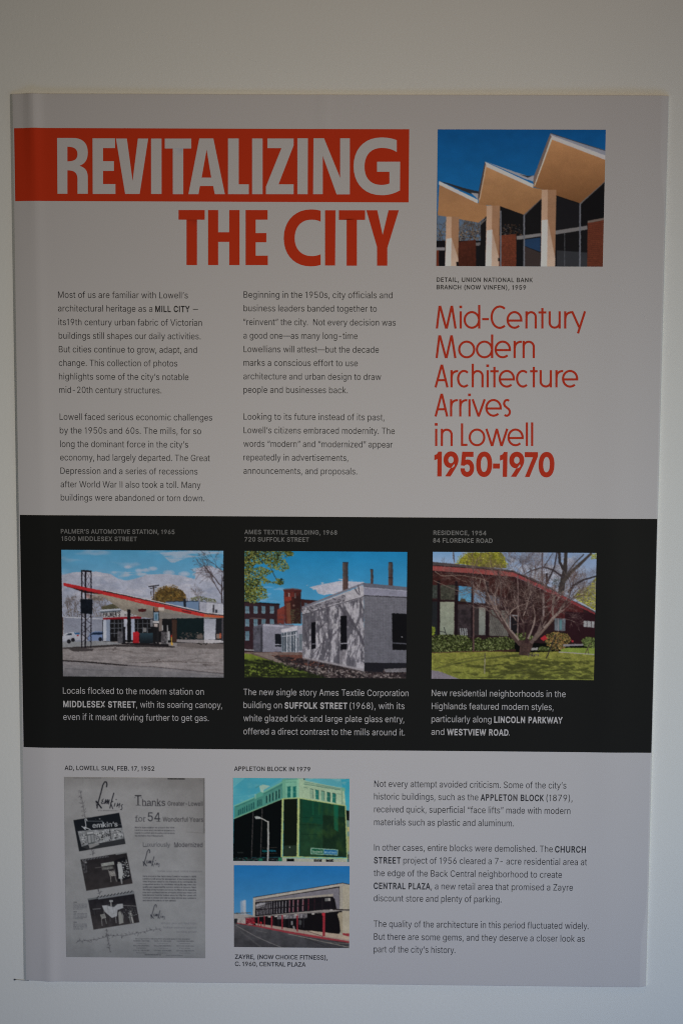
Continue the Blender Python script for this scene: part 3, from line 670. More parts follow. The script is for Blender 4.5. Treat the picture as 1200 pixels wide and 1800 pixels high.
# ------------------------------------------------------------------ printed photographs
# Each print is a fine grid lying on the sheet; a small rasteriser draws the picture's shapes into its colour attribute.
class Picture:
    SS = 3

    def __init__(s, corners, zoom, white, seed, warp=.45, tex=1.0):
        s.zoom, s.c = zoom, [np.array(c, float) for c in corners]       # TL, TR, BR, BL in enlarged pixels
        k = zoom[2]
        s.W = int(round((s.c[1][0] - s.c[0][0]) / k)); s.H = int(round((s.c[3][1] - s.c[0][1]) / k))
        s.w, s.h = s.W * s.SS, s.H * s.SS
        s.a = np.zeros((s.h, s.w, 3), np.float32)
        s.white = white
        s.u = s.w / (s.c[1][0] - s.c[0][0])
        s.rs = np.random.RandomState(seed)
        s.warp, s.tex = warp, tex

    def T(s, p):
        p = np.asarray(p, float)
        a, b, c, d = s.c
        x, y = p[:, 0], p[:, 1]
        v = (y - a[1]) / (d[1] - a[1])
        xl = a[0] + (d[0] - a[0]) * v; xr = b[0] + (c[0] - b[0]) * v
        uu = (x - xl) / (xr - xl)
        yt = a[1] + (b[1] - a[1]) * uu; yb = d[1] + (c[1] - d[1]) * uu
        v = (y - yt) / (yb - yt)
        return np.stack([uu * s.w, v * s.h], 1)

    def mask(s, contours):
        cs = [s.T(c) for c in contours]
        al = np.concatenate(cs)
        x0, y0 = np.floor(al.min(0)).astype(int); x1, y1 = np.ceil(al.max(0)).astype(int)
        x0, y0, x1, y1 = max(x0, 0), max(y0, 0), min(x1, s.w), min(y1, s.h)
        if x1 <= x0 or y1 <= y0: return None
        X = np.arange(x0, x1) + .5; Y = (np.arange(y0, y1) + .5)
        m = np.zeros((y1 - y0, x1 - x0), bool)
        for c in cs:
            for p, q in zip(c, np.roll(c, -1, 0)):
                if p[1] == q[1]: continue
                lo, hi = (p, q) if p[1] < q[1] else (q, p)
                r = np.nonzero((Y >= lo[1]) & (Y < hi[1]))[0]
                if not len(r): continue
                xx = lo[0] + (Y[r] - lo[1]) / (hi[1] - lo[1]) * (hi[0] - lo[0])
                m[r[0]:r[-1] + 1] ^= X[None, :] < xx[:, None]
        return slice(y0, y1), slice(x0, x1), m

    def f(s, pts, col, col2=None, al=1.0, noise=0.0, ns=12.0, horiz=False):
        """Fill a polygon, flat or graded from col (top / left) to col2 (bottom / right)."""
        r = s.mask([pts] if not isinstance(pts[0][0], (tuple, list, np.ndarray)) else pts)
        if r is None: return
        ys, xs, m = r
        c = np.array(col, np.float32)[None, None, :] * np.ones(m.shape + (1,), np.float32)
        if col2 is not None:
            t = np.linspace(0, 1, m.shape[1 if horiz else 0], dtype=np.float32)
            t = t[None, :, None] if horiz else t[:, None, None]
            c = c * (1 - t) + np.array(col2, np.float32) * t
        if noise:
            c = c * (1 + noise * s.nz(m.shape, ns, ns)[..., None])
        k = m[..., None] * al
        s.a[ys, xs] = s.a[ys, xs] * (1 - k) + c * k

    def nz(s, shape, sx, sy):
        """Smooth noise in -1..1, cell size in enlarged pixels."""
        o = np.zeros(shape, np.float32); amp = 1.0; tot = 0
        for _ in range(3):
            gx = max(2, int(shape[1] / (sx * s.u)) + 2); gy = max(2, int(shape[0] / (sy * s.u)) + 2)
            g = s.rs.uniform(-1, 1, (gy, gx)).astype(np.float32)
            xi = np.linspace(0, gx - 1.001, shape[1]); yi = np.linspace(0, gy - 1.001, shape[0])
            x0 = xi.astype(int); y0 = yi.astype(int); fx = (xi - x0)[None, :]; fy = (yi - y0)[:, None]
            fx = fx * fx * (3 - 2 * fx); fy = fy * fy * (3 - 2 * fy)
            o += amp * ((g[y0][:, x0] * (1 - fx) + g[y0][:, x0 + 1] * fx) * (1 - fy) + (g[y0 + 1][:, x0] * (1 - fx) + g[y0 + 1][:, x0 + 1] * fx) * fy)
            tot += amp; amp *= .6; sx /= 2.1; sy /= 2.1
        return o / tot * 1.5

    def cloud(s, pts, col, sx, sy, thr=0.0, soft=0.35, al=1.0):
        r = s.mask([pts])
        ys, xs, m = r
        k = np.clip((s.nz(m.shape, sx, sy) - thr) / soft, 0, 1)[..., None] * m[..., None] * al
        s.a[ys, xs] = s.a[ys, xs] * (1 - k) + np.array(col, np.float32) * k

    def l(s, pts, w, col, al=1.0, w2=None):
        w2 = w if w2 is None else w2
        n = len(pts) - 1
        for i in range(n):
            (xa, ya), (xb, yb) = pts[i], pts[i + 1]
            L = math.hypot(xb - xa, yb - ya) or 1
            nx, ny = -(yb - ya) / L / 2, (xb - xa) / L / 2
            a = w + (w2 - w) * i / n; b = w + (w2 - w) * (i + 1) / n
            e = 0.15 * a / L
            xb2, yb2 = xb + (xb - xa) * e, yb + (yb - ya) * e
            s.f([(xa + nx * a, ya + ny * a), (xb2 + nx * b, yb2 + ny * b), (xb2 - nx * b, yb2 - ny * b), (xa - nx * a, ya - ny * a)], col, al=al)

    def tree(s, x, y, ln, ang, w, depth, cols, spread=32, al=1.0, bend=14):
        rs = s.rs
        pts = [(x, y)]; a = ang
        for _ in range(3):
            a += rs.uniform(-bend, bend)
            x += math.cos(math.radians(a)) * ln / 3; y -= math.sin(math.radians(a)) * ln / 3
            pts.append((x, y))
        s.l(pts, w, cols[rs.randint(len(cols))], al, w * .68)
        if depth:
            for k in range(3 if rs.rand() < .45 else 2):
                q = pts[rs.randint(1, 4)] if k else pts[-1]
                s.tree(q[0], q[1], ln * rs.uniform(.58, .86), a + rs.uniform(-spread, spread) * (1.25 if k else .6), max(w * .62, .9), depth - 1, cols, spread, al, bend)

    def spk(s, region, n, size, cols, al=1.0, rnd=0.4):
        """Scatter small irregular dabs inside a polygon (leaves, grass, bark, gravel)."""
        n = int(n * 1.7); size = (size[0] * .75, size[1] * .8)
        p = np.array(region, float)
        lo, hi = p.min(0), p.max(0)
        tp = p
        done = 0
        while done < n:
            q = s.rs.uniform(lo, hi, (n, 2))
            ins = np.zeros(n, bool)
            for a, b in zip(tp, np.roll(tp, -1, 0)):
                if a[1] == b[1]: continue
                c = (q[:, 1] > min(a[1], b[1])) & (q[:, 1] <= max(a[1], b[1]))
                ins ^= c & (q[:, 0] < a[0] + (q[:, 1] - a[1]) / (b[1] - a[1]) * (b[0] - a[0]))
            for x, y in q[ins]:
                if done >= n: break
                done += 1
                r = s.rs.uniform(*size) / 2; t = s.rs.uniform(0, 6.28)
                c = np.array(cols[s.rs.randint(len(cols))], float) * s.rs.uniform(1 - rnd / 2, 1 + rnd / 2)
                s.f([(x + r * math.cos(t + k) * f, y + r * math.sin(t + k) * f * .8) for k, f in ((0, 1.2), (1.3, .7), (2.7, 1.1), (4.2, .8))], c, al=al)

    def text(s, t, x0, x1, base, cap, col, w=0.0, al=1.0, slant=0.0):
        pos, a, b = layout(t, w)
        sx = (x1 - x0) / (b - a); sy = cap / CAP
        for i, ch in enumerate(t):
            for cs in glyph(ch, w)[2]:
                s.f([[(x0 + (p[0] + pos[i] - a) * sx + p[1] * sy * .0, base - p[1] * sy - slant * (x0 + (p[0] + pos[i] - a) * sx - x0)) for p in c] for c in cs], col, al=al)

    def done(s, name, label):
        a = np.clip(s.a, 0, 255)
        k = s.zoom[2]
        # the printed picture is a photograph: edges wander a little, detail is soft, tones are never quite even
        H, W = a.shape[:2]
        dy, dx = (s.nz((H, W), 2.2 * k, 2.2 * k) * s.warp * s.SS for _ in range(2))
        yy, xx = np.mgrid[0:H, 0:W]
        a = a[np.clip(np.rint(yy + dy), 0, H - 1).astype(int), np.clip(np.rint(xx + dx), 0, W - 1).astype(int)]
        p = np.pad(a, ((2, 2), (2, 2), (0, 0)), 'edge')
        a = sum(p[i:i + H, 2:W + 2] * w for i, w in enumerate((.1, .22, .36, .22, .1)))
        p = np.pad(a, ((0, 0), (2, 2), (0, 0)), 'edge')
        a = sum(p[:, i:i + W] * w for i, w in enumerate((.1, .22, .36, .22, .1)))
        blue = np.clip((a[..., 2] - a[..., 0] - 8) / 30, 0, 1)
        g = (s.nz((H, W), 1.6 * k, 1.6 * k) * .075 + s.nz((H, W), 7 * k, 6 * k) * .05) * (1 - .85 * blue) * s.tex + s.nz((H, W), 30 * k, 20 * k) * .035
        a = np.clip(a * (1 + g[..., None]) + s.rs.uniform(-3.0, 3.0, a.shape), 0, 255)
        a = lin(a).reshape(s.H, s.SS, s.W, s.SS, 3).mean((1, 3))
        a = np.clip(a / lin(s.white) * np.array(WHITE), 0.004, 0.9)
        x0, y0, k = s.zoom
        P = [px(x0 + c[0] / k, y0 + c[1] / k) for c in s.c]
        # the print is a true rectangle on the sheet
        xl, xr = (P[0][0] + P[3][0]) / 2, (P[1][0] + P[2][0]) / 2
        zt, zb = (P[0][1] + P[1][1]) / 2, (P[2][1] + P[3][1]) / 2
        gx, gz = np.meshgrid(np.linspace(xl, xr, s.W), np.linspace(zt, zb, s.H))
        v = lift(np.stack([gx.ravel(), gz.ravel()], 1), OVER)
        j, i = np.meshgrid(np.arange(s.H - 1), np.arange(s.W - 1), indexing="ij")
        q = (j * s.W + i).ravel()
        f = np.stack([q, q + s.W, q + s.W + 1, q + 1], 1)
        me = bpy.data.meshes.new(name)
        me.vertices.add(len(v)); me.vertices.foreach_set("co", v.ravel())
        me.loops.add(len(f) * 4); me.loops.foreach_set("vertex_index", f.ravel())
        me.polygons.add(len(f)); me.polygons.foreach_set("loop_start", np.arange(len(f)) * 4)
        me.update(calc_edges=True)
        me.polygons.foreach_set("use_smooth", [True] * len(f))
        at = me.color_attributes.new("print", 'FLOAT_COLOR', 'POINT')
        rgba = np.ones((len(v), 4), np.float32); rgba[:, :3] = a.reshape(-1, 3)
        at.data.foreach_set("color", rgba.ravel())
        me.validate()
        me.materials.append(M_PRINT)
        o = bpy.data.objects.new(name, me); coll.objects.link(o); o.parent = poster
        o["label"] = label
        return o


def rect(x0, y0, x1, y1):
    return [(x0, y0), (x1, y0), (x1, y1), (x0, y1)]


TOPW, MIDW, LOWW = (126, 121, 116), (143, 142, 140), (138, 140, 147)

# --- 1: zigzag concrete roof
p = Picture([(50, 77), (832, 79), (820, 717), (42, 717)], (750, 200, 2.667), TOPW, 3, .3, .3)
p.f(rect(30, 60, 850, 740), (10, 62, 106), (28, 92, 134), noise=.02, ns=60)
# trees and windows behind, low left
p.f(rect(30, 478, 300, 730), (70, 84, 100))
for i in range(16):
    p.tree(60 + i * 14, 600, 45, 90 + p.rs.uniform(-35, 35), 3.5, 4, [(62, 52, 46), (88, 76, 64), (40, 34, 32)], 40)
p.spk(rect(44, 550, 270, 620), 220, (4, 12), [(90, 72, 52), (60, 48, 40), (34, 32, 34), (110, 96, 80)])
p.f(rect(30, 596, 300, 730), (14, 13, 15))
p.f(rect(40, 628, 84, 642), (104, 100, 100)); p.f(rect(40, 642, 55, 720), (80, 38, 26)); p.f([(142, 602), (228, 592), (228, 720), (142, 720)], (58, 27, 19), (50, 24, 17), noise=.15, ns=6)
p.f([(228, 606), (272, 600), (272, 616), (228, 620)], (80, 76, 76)); p.f(rect(230, 620, 272, 720), (16, 16, 18))
# dark glazing behind the posts
p.f([(250, 520), (276, 480), (300, 425), (450, 440), (540, 380), (600, 360), (710, 400), (830, 290), (830, 720), (230, 720), (250, 600)], (16, 15, 16))
p.f([(600, 388), (708, 424), (708, 528), (600, 545)], (19, 18, 20)); p.f([(718, 424), (828, 330), (828, 500), (718, 524)], (13, 12, 13))
p.spk(rect(350, 520, 440, 570), 60, (4, 14), [(52, 36, 26), (70, 62, 56), (30, 28, 30)])
p.f([(336, 572), (416, 564), (416, 720), (332, 720)], (84, 42, 28), (78, 38, 26), noise=.16, ns=5)
p.f([(748, 508), (824, 490), (820, 720), (746, 720)], (82, 40, 27), (74, 36, 24), noise=.12, ns=5)
for i in range(24): p.l([(746, 512 + i * 9), (824, 500 + i * 9.4)], 1.6, (50, 26, 20), .7)
for i in range(17): p.l([(334, 578 + i * 9), (416, 572 + i * 9.2)], 1.4, (58, 30, 22), .6)
p.f([(418, 574), (530, 560), (530, 574), (418, 592)], (98, 94, 92)); p.f([(598, 548), (746, 524), (746, 542), (598, 566)], (92, 88, 86))
p.f([(748, 502), (824, 488), (824, 498), (748, 512)], (88, 76, 68))
p.f([(455, 590), (528, 580), (528, 648), (455, 620)], (26, 44, 66)); p.f([(455, 622), (528, 652), (528, 716), (455, 716)], (44, 36, 34)); p.f([(604, 640), (746, 650), (746, 716), (604, 716)], (38, 38, 40))
for x in (343, 452, 712): p.f([(x - 3, 420 if x > 500 else 455), (x + 4, 420 if x > 500 else 455), (x + 4, 720), (x - 3, 720)], (84, 84, 88))
p.l([(641, 560), (641, 720)], 2.5, (70, 70, 72)); p.l([(452, 476), (534, 396)], 6, (70, 66, 66)); p.l([(712, 422), (828, 316)], 7, (88, 84, 82)); p.l([(276, 494), (250, 520)], 5, (80, 76, 72))
p.f([(420, 590), (446, 590), (446, 716), (420, 716)], (14, 14, 16))
# soffits
p.f([(58, 325), (235, 420), (280, 432), (280, 480), (240, 512), (90, 484), (50, 478)], (122, 88, 60), (132, 94, 61))
p.f([(270, 248), (494, 348), (535, 356), (540, 392), (450, 474), (340, 434), (240, 428), (240, 400)], (144, 106, 72), (114, 80, 51))
p.f([(575, 120), (832, 216), (828, 318), (712, 420), (602, 384), (535, 356), (494, 345), (500, 320)], (148, 106, 70), (94, 62, 37))
# fascias
for q, hi in (([(57, 318), (238, 405), (236, 422), (55, 334)], (150, 146, 146)), ([(270, 228), (496, 332), (494, 349), (268, 248)], (152, 147, 147)), ([(574, 98), (832, 198), (832, 220), (572, 122)], (150, 144, 144))):
    p.f(q, hi)
p.f([(57, 318), (100, 328), (180, 352), (240, 366), (240, 378), (205, 378)], (34, 34, 36)); p.f([(205, 372), (240, 376), (238, 404)], (120, 118, 120))
p.f([(270, 226), (400, 272), (470, 294), (498, 292), (496, 320), (452, 306)], (122, 120, 124)); p.f([(430, 286), (470, 294), (494, 292), (470, 302)], (40, 40, 42))
p.f([(574, 96), (832, 176), (832, 200), (574, 104)], (112, 112, 118)); p.l([(575, 97), (832, 178)], 3, (52, 50, 52))
p.f([(572, 100), (580, 112), (504, 322), (494, 332), (496, 300)], (92, 78, 72)); p.f([(577, 116), (582, 124), (504, 335), (497, 345)], (176, 160, 146))
p.f([(270, 228), (276, 244), (243, 400), (238, 404), (240, 370)], (60, 48, 44)); p.f([(273, 240), (278, 248), (248, 400), (240, 418)], (150, 128, 108))
# posts: sunlit lower edge, shade above
for xs, top, cut in (((90, 140, 150, 84), 484, 588), ((278, 300, 340, 272), 432, 548), ((534, 560, 602, 530), 358, 500)):
    xl, xm, xr, xb = xs
    xm = xl + (xr - xl) * .42
    p.f([(xl, top), (xm, top), (xm - 2, 720), (xb, 720)], (148, 120, 98)); p.f([(xm, top), (xr, top), (xr - 6, 720), (xm - 4, 720)], (124, 92, 68), (118, 86, 64))
    p.f([(xl, cut), (xm, cut - 4), (xm - 2, 720), (xb, 720)], (158, 150, 146))
    p.f([(xm, cut - 2), (xr - 4, 680), (xr - 5, 720), (xm - 4, 720)], (138, 115, 98), (150, 128, 110))
p.f(rect(331, 676, 340, 692), (20, 16, 16)); p.f(rect(137, 696, 147, 716), (20, 16, 16))
p.done("photograph", "printed photo of a white zigzag concrete roof on posts against deep blue sky")

# --- 2: petrol station
p = Picture([(75, 210), (1138, 213), (1140, 1046), (86, 1041)], (90, 910, 3.75), MIDW, 5)
p.f(rect(60, 200, 1150, 660), (68, 128, 160), (112, 148, 172))
p.cloud(rect(60, 200, 1150, 420), (140, 150, 166), 260, 60, .25, .5, .5)
p.f([(60, 380), (160, 356), (300, 352), (400, 368), (450, 400), (500, 410), (570, 396), (640, 370), (760, 366), (860, 376), (950, 400), (960, 330), (1050, 310), (1150, 350), (1150, 660), (60, 660)], (142, 146, 158), (126, 132, 146), noise=.05, ns=70)
p.cloud([(60, 360), (400, 350), (640, 360), (1150, 330), (1150, 600), (60, 600)], (156, 157, 166), 130, 40, .1, .5, .7)
p.cloud([(720, 230), (900, 214), (1140, 214), (1140, 240), (900, 260), (800, 300)], (150, 152, 162), 80, 16, -.3, .6, .7)
for x, y, r in ((512, 322, 20), (585, 345, 22), (630, 342, 22), (676, 332, 24), (780, 358, 30), (880, 366, 30), (960, 340, 26), (1030, 330, 30)):
    p.f([(x + r * math.cos(t) * 1.3, y + r * .6 * math.sin(t)) for t in np.linspace(0, 6.1, 12)], (154, 156, 168), al=.45); p.f([(x + r * math.cos(t) * .8, y + r * .36 * math.sin(t)) for t in np.linspace(0, 6.1, 12)], (160, 160, 172), al=.45)
p.cloud([(86, 400), (400, 380), (700, 400), (1138, 350), (1138, 560), (86, 620)], (112, 120, 138), 150, 40, .2, .6, .5)
# background trees
br = [(70, 60, 56), (92, 82, 76), (52, 46, 44)]
for x in list(range(100, 200, 12)) + list(range(290, 370, 12)): p.tree(x, 650, 52, 90 + p.rs.uniform(-25, 25), 3.2, 4, br, 34, .75)
p.spk([(85, 640), (120, 600), (200, 590), (340, 560), (420, 570), (420, 650), (85, 650)], 260, (5, 15), [(92, 84, 74), (64, 58, 50), (112, 110, 112)], .6)
p.f([(345, 580), (420, 560), (520, 590), (500, 604), (340, 600)], (70, 68, 52), noise=.2, ns=14)
cr = [(672, 545), (690, 500), (720, 470), (760, 452), (830, 458), (870, 476), (888, 500), (892, 552), (780, 560)]
p.f(cr, (84, 66, 34), noise=.15, ns=20); p.spk(cr, 650, (5, 15), [(104, 80, 36), (88, 66, 28), (60, 48, 24), (124, 100, 56), (84, 78, 44), (70, 50, 26)])
for k in range(46):
    t = math.pi * k / 45; x = 785 - 104 * math.cos(t) * p.rs.uniform(.86, 1.1); y = 545 - 92 * math.sin(t) * p.rs.uniform(.86, 1.13)
    p.spk([(x - 13, y - 9), (x + 13, y - 11), (x + 14, y + 12), (x - 12, y + 13)], 9, (4, 11), [(104, 82, 42), (88, 68, 34), (62, 50, 30), (128, 108, 70)])
for k in range(5): p.cloud(cr, (44, 36, 24), 26, 20, .25, .3, .35)
p.spk([(890, 560), (930, 515), (1000, 512), (1080, 530), (1100, 560)], 240, (5, 13), [(84, 88, 60), (104, 104, 76), (58, 62, 46)])
p.tree(1128, 556, 110, 100, 11, 6, [(50, 44, 46), (66, 58, 58)], 40, .9); p.tree(1122, 500, 90, 135, 7, 6, [(58, 50, 52)], 34, .85); p.tree(1132, 470, 70, 95, 7, 5, [(50, 44, 46)], 34)
p.tree(975, 556, 40, 95, 4, 5, br, 34, .7)
# pole and buildings behind
p.l([(680, 440), (680, 550)], 7, (60, 52, 52)); p.l([(690, 470), (690, 550)], 4, (110, 100, 84)); p.l([(646, 450), (716, 440)], 7, (36, 34, 38)); p.l([(656, 462), (700, 452)], 5, (40, 38, 40)); p.l([(664, 478), (664, 506)], 6, (60, 56, 58))
p.f([(758, 548), (886, 542), (975, 544), (975, 622), (900, 600), (758, 560)], (88, 108, 132)); p.l([(760, 548), (975, 543)], 5, (36, 48, 66))
p.f([(975, 544), (1028, 550), (1028, 622), (975, 620)], (132, 134, 144)); p.f([(1026, 548), (1150, 560), (1150, 640), (1026, 625)], (150, 152, 160)); p.l([(1026, 548), (1150, 562)], 6, (112, 114, 122)); p.l([(975, 544), (1028, 550)], 4, (60, 66, 80))
p.f(rect(876, 530, 892, 584), (26, 30, 38)); p.f(rect(1066, 566, 1076, 620), (40, 40, 46)); p.f(rect(1082, 598, 1098, 620), (50, 52, 60)); p.f(rect(975, 552, 981, 612), (44, 44, 50))
# ground
p.f([(60, 812), (1150, 796), (1150, 1060), (60, 1060)], (120, 115, 113), (116, 112, 112), noise=.06, ns=60)
p.f([(60, 812), (300, 800), (470, 820), (400, 836), (60, 850)], (118, 120, 122)); p.f([(85, 850), (440, 828), (820, 838), (820, 848), (420, 842), (85, 862)], (50, 46, 46))
p.spk([(85, 860), (1140, 850), (1140, 1000), (85, 930)], 500, (4, 16), [(126, 120, 118), (108, 102, 100), (116, 111, 109)], .5, .12)
p.cloud([(85, 850), (1140, 840), (1140, 1010), (85, 930)], (92, 86, 84), 120, 16, .1, .4, .5)
p.cloud([(85, 850), (1140, 840), (1140, 1010), (85, 930)], (134, 129, 127), 90, 12, .25, .3, .5)
p.f([(60, 930), (300, 946), (520, 964), (760, 984), (1150, 1018), (1150, 1060), (60, 1060)], (112, 109, 110), (96, 95, 97), noise=.08, ns=50)
p.l([(86, 936), (240, 944), (380, 956), (510, 966)], 9, (40, 36, 36)); p.l([(510, 966), (700, 976), (900, 996), (1140, 1018)], 4, (66, 60, 60)); p.l([(86, 955), (400, 968), (800, 1000), (1138, 1030)], 5, (126, 120, 118), .5)
p.f([(100, 985), (420, 1000), (420, 1006), (100, 992)], (80, 80, 84), al=.5)
for q in ([(320, 864), (430, 860), (548, 878)], [(600, 946), (760, 938), (900, 946)], [(900, 930), (960, 920)], [(500, 942), (620, 950), (700, 938)], [(1000, 960), (1060, 966)], [(740, 936), (1130, 950)]): p.l(q, 3, (72, 66, 64), .8)
for x, y in ((712, 928), (1018, 962), (426, 860), (424, 855)): p.spk(rect(x - 14, y - 6, x + 14, y + 8), 10, (4, 10), [(60, 54, 52)])
p.f([(124, 862), (200, 850), (290, 858), (280, 872), (160, 876)], (58, 54, 54))
# white hall and cars at left
p.f([(60, 652), (92, 650), (350, 660), (350, 808), (60, 812)], (112, 116, 128), (118, 122, 132)); p.l([(90, 650), (350, 662)], 6, (158, 162, 168)); p.l([(92, 650), (92, 770)], 5, (150, 152, 158))
p.f([(80, 650), (90, 650), (90, 770), (80, 790)], (60, 48, 46))
p.f([(84, 776), (108, 756), (140, 748), (172, 750), (200, 764), (204, 800), (84, 810)], (158, 162, 170), (140, 142, 150)); p.f([(104, 770), (122, 757), (144, 755), (146, 768)], (40, 48, 58)); p.f([(158, 752), (196, 752), (200, 762), (170, 764)], (40, 80, 118)); p.f(rect(178, 766, 192, 774), (130, 40, 40))
for x, y in ((153, 800), (126, 810)): p.f([(x + 13 * math.cos(t), y + 14 * math.sin(t)) for t in np.linspace(0, 6, 12)], (26, 26, 30))
p.f([(248, 784), (266, 752), (300, 742), (350, 742), (350, 802), (250, 808)], (90, 108, 140), (104, 118, 146)); p.f([(270, 766), (284, 750), (340, 748), (350, 756), (350, 764)], (22, 34, 52)); p.f([(332 + 12 * math.cos(t), 794 + 14 * math.sin(t)) for t in np.linspace(0, 6, 12)], (24, 26, 34))
p.f(rect(205, 764, 246, 806), (136, 138, 146))
# station body
p.f([(346, 664), (1140, 650), (1140, 820), (346, 808)], (20, 20, 22))
p.f(rect(350, 664, 396, 806), (150, 158, 170), (160, 164, 172)); p.f(rect(372, 664, 396, 806), (112, 122, 138)); p.f(rect(486, 660, 512, 800), (150, 154, 164)); p.f(rect(534, 660, 556, 800), (138, 146, 160))
for x in (424, 450, 474, 578, 610, 640): p.l([(x, 668), (x, 780)], 4, (78, 82, 88))
for y in (690, 722, 756): p.l([(398, y), (484, y - 1)], 4, (80, 84, 90)); p.l([(558, y), (664, y)], 4, (64, 66, 70))
p.f([(346, 650), (604, 643), (600, 658), (520, 660), (352, 666)], (112, 22, 30))
p.f([(348, 618), (470, 600), (600, 640), (580, 644), (348, 654)], (148, 148, 148)); p.text("PALMER’S", 351, 462, 648, 32, (24, 22, 24), 22, slant=.03); p.text("SERVICE", 486, 556, 640, 13, (60, 58, 60), 10)
p.f([(326, 602), (466, 592), (472, 602), (330, 616)], (150, 156, 164)); p.f([(326, 614), (470, 602), (468, 610), (340, 622)], (70, 78, 86))
# canopy underside and red edge
p.f([(240, 486), (340, 490), (700, 570), (1010, 636), (1138, 654), (840, 656), (730, 660), (600, 650), (470, 600), (352, 520)], (130, 122, 108), (112, 108, 102))
p.f([(352, 520), (470, 600), (600, 650), (730, 660), (700, 620), (500, 580)], (104, 98, 88), al=.5)
p.f([(560, 590), (700, 612), (1000, 645), (840, 656), (620, 650)], (100, 98, 96), al=.6)
p.f([(94, 430), (350, 480), (345, 500), (230, 492), (150, 462), (92, 446)], (46, 22, 22))
p.f([(92, 426), (350, 478), (700, 556), (1020, 628), (1138, 640), (1138, 652), (1010, 646), (700, 582), (345, 500), (92, 446)], (156, 38, 40), (158, 46, 42))
p.f([(92, 426), (345, 478), (345, 498), (92, 446)], (146, 34, 38)); p.f([(1010, 628), (1138, 640), (1138, 652), (1010, 646)], (158, 76, 50))
p.l([(350, 478), (700, 552), (1020, 624), (1138, 636)], 6, (36, 24, 26)); p.l([(352, 472), (700, 546), (1020, 616), (1138, 628)], 6, (162, 160, 162))
p.f([(860, 600), (930, 614), (925, 624), (870, 612)], (96, 30, 34)); p.f([(578, 598), (604, 592), (634, 598), (630, 612), (604, 616), (582, 612)], (56, 24, 24)); p.l([(596, 546), (560, 538)], 3, (170, 160, 140), .6)
p.f([(244, 500), (352, 516), (352, 544), (250, 536)], (110, 102, 96), noise=.3, ns=8)
# columns, pumps, shopfront
p.f(rect(508, 598, 530, 816), (18, 18, 20)); p.f(rect(678, 584, 696, 826), (22, 22, 24)); p.f(rect(700, 590, 716, 826), (26, 26, 28)); p.f(rect(682, 616, 712, 672), (104, 124, 140)); p.f(rect(690, 628, 704, 664), (60, 92, 108)); p.f(rect(712, 584, 750, 606), (160, 152, 142)); p.f([(682, 584), (712, 586), (712, 612), (684, 608)], (110, 84, 66))
p.f(rect(672, 674, 722, 686), (162, 160, 160)); p.f(rect(682, 692, 708, 712), (146, 138, 134)); p.f(rect(658, 664, 676, 712), (96, 96, 100)); p.f(rect(716, 660, 736, 740), (96, 88, 84))
p.f(rect(445, 742, 478, 820), (72, 72, 76), noise=.3, ns=10); p.f(rect(478, 712, 496, 820), (24, 24, 28)); p.f([(546, 748), (574, 742), (586, 752), (586, 820), (546, 822)], (152, 30, 38), (128, 24, 30)); p.f(rect(590, 752, 676, 820), (38, 54, 62), (20, 24, 28))
p.f(rect(612, 718, 634, 746), (104, 104, 104)); p.f(rect(730, 744, 776, 832), (66, 64, 66), noise=.4, ns=9); p.f(rect(768, 700, 774, 830), (130, 130, 130)); p.f(rect(776, 740, 786, 800), (146, 146, 146)); p.f(rect(736, 700, 742, 736), (140, 140, 140))
p.f([(590, 818), (780, 826), (780, 842), (590, 832), (470, 826), (470, 818)], (26, 24, 26)); p.f(rect(794, 764, 804, 780), (160, 40, 34)); p.f(rect(795, 780, 805, 832), (178, 140, 56)); p.f(rect(800, 664, 832, 812), (52, 38, 32))
p.f([(834, 656), (1008, 652), (1010, 796), (834, 792)], (16, 26, 28)); p.spk(rect(850, 750, 1000, 790), 40, (8, 20), [(60, 56, 54), (36, 36, 38), (78, 70, 64)]); p.f(rect(964, 762, 1002, 790), (82, 76, 72))
p.f([(832, 794), (1010, 796), (1010, 818), (832, 812)], (120, 116, 116)); p.f([(1010, 656), (1088, 658), (1084, 794), (1010, 794)], (128, 132, 142), (154, 156, 162)); p.f([(1010, 794), (1136, 798), (1138, 814), (1012, 820)], (156, 154, 156)); p.f(rect(1088, 662, 1126, 790), (26, 28, 32)); p.f(rect(1090, 758, 1112, 788), (110, 96, 88)); p.f(rect(1112, 752, 1122, 786), (150, 78, 56)); p.f([(1126, 650), (1138, 652), (1138, 802), (1126, 802)], (60, 58, 62))
p.f([(834, 816), (1138, 820), (1138, 856), (1050, 856), (834, 840)], (84, 78, 76), al=.8); p.spk(rect(960, 818, 1030, 828), 12, (8, 16), [(26, 24, 24)])
# sign tower
for x, w in ((211, 9), (235, 12), (272, 8)): p.f([(x - w / 2, 344), (x + w / 2, 344), (x + w / 2 - 2, 852), (x - w / 2, 852)], (22, 20, 26))
p.f([(206, 342), (276, 346), (276, 358), (206, 352)], (26, 22, 28))
for y in (356, 410): p.l([(214, y), (236, y + 52)], 2.5, (58, 50, 60)); p.l([(270, y), (240, y + 52)], 2.5, (58, 50, 60)); p.l([(240, y), (270, y + 52)], 2, (70, 66, 76))
for y in (640, 700, 760): p.l([(212, y), (272, y + 56)], 3, (34, 30, 36)); p.l([(272, y), (212, y + 56)], 3, (34, 30, 36))
p.f([(202, 530), (282, 532), (280, 630), (202, 626)], (16, 20, 26), noise=.2, ns=20); p.text("FULL SERVICE", 212, 276, 534, 7, (150, 146, 150), 8); p.l([(94, 436), (350, 490)], 17, (148, 34, 38)); p.f(rect(240, 498, 262, 524), (124, 100, 100), noise=.3, ns=8)
p.done("photograph", "printed photo of a petrol station under a slanting canopy with a red edge")

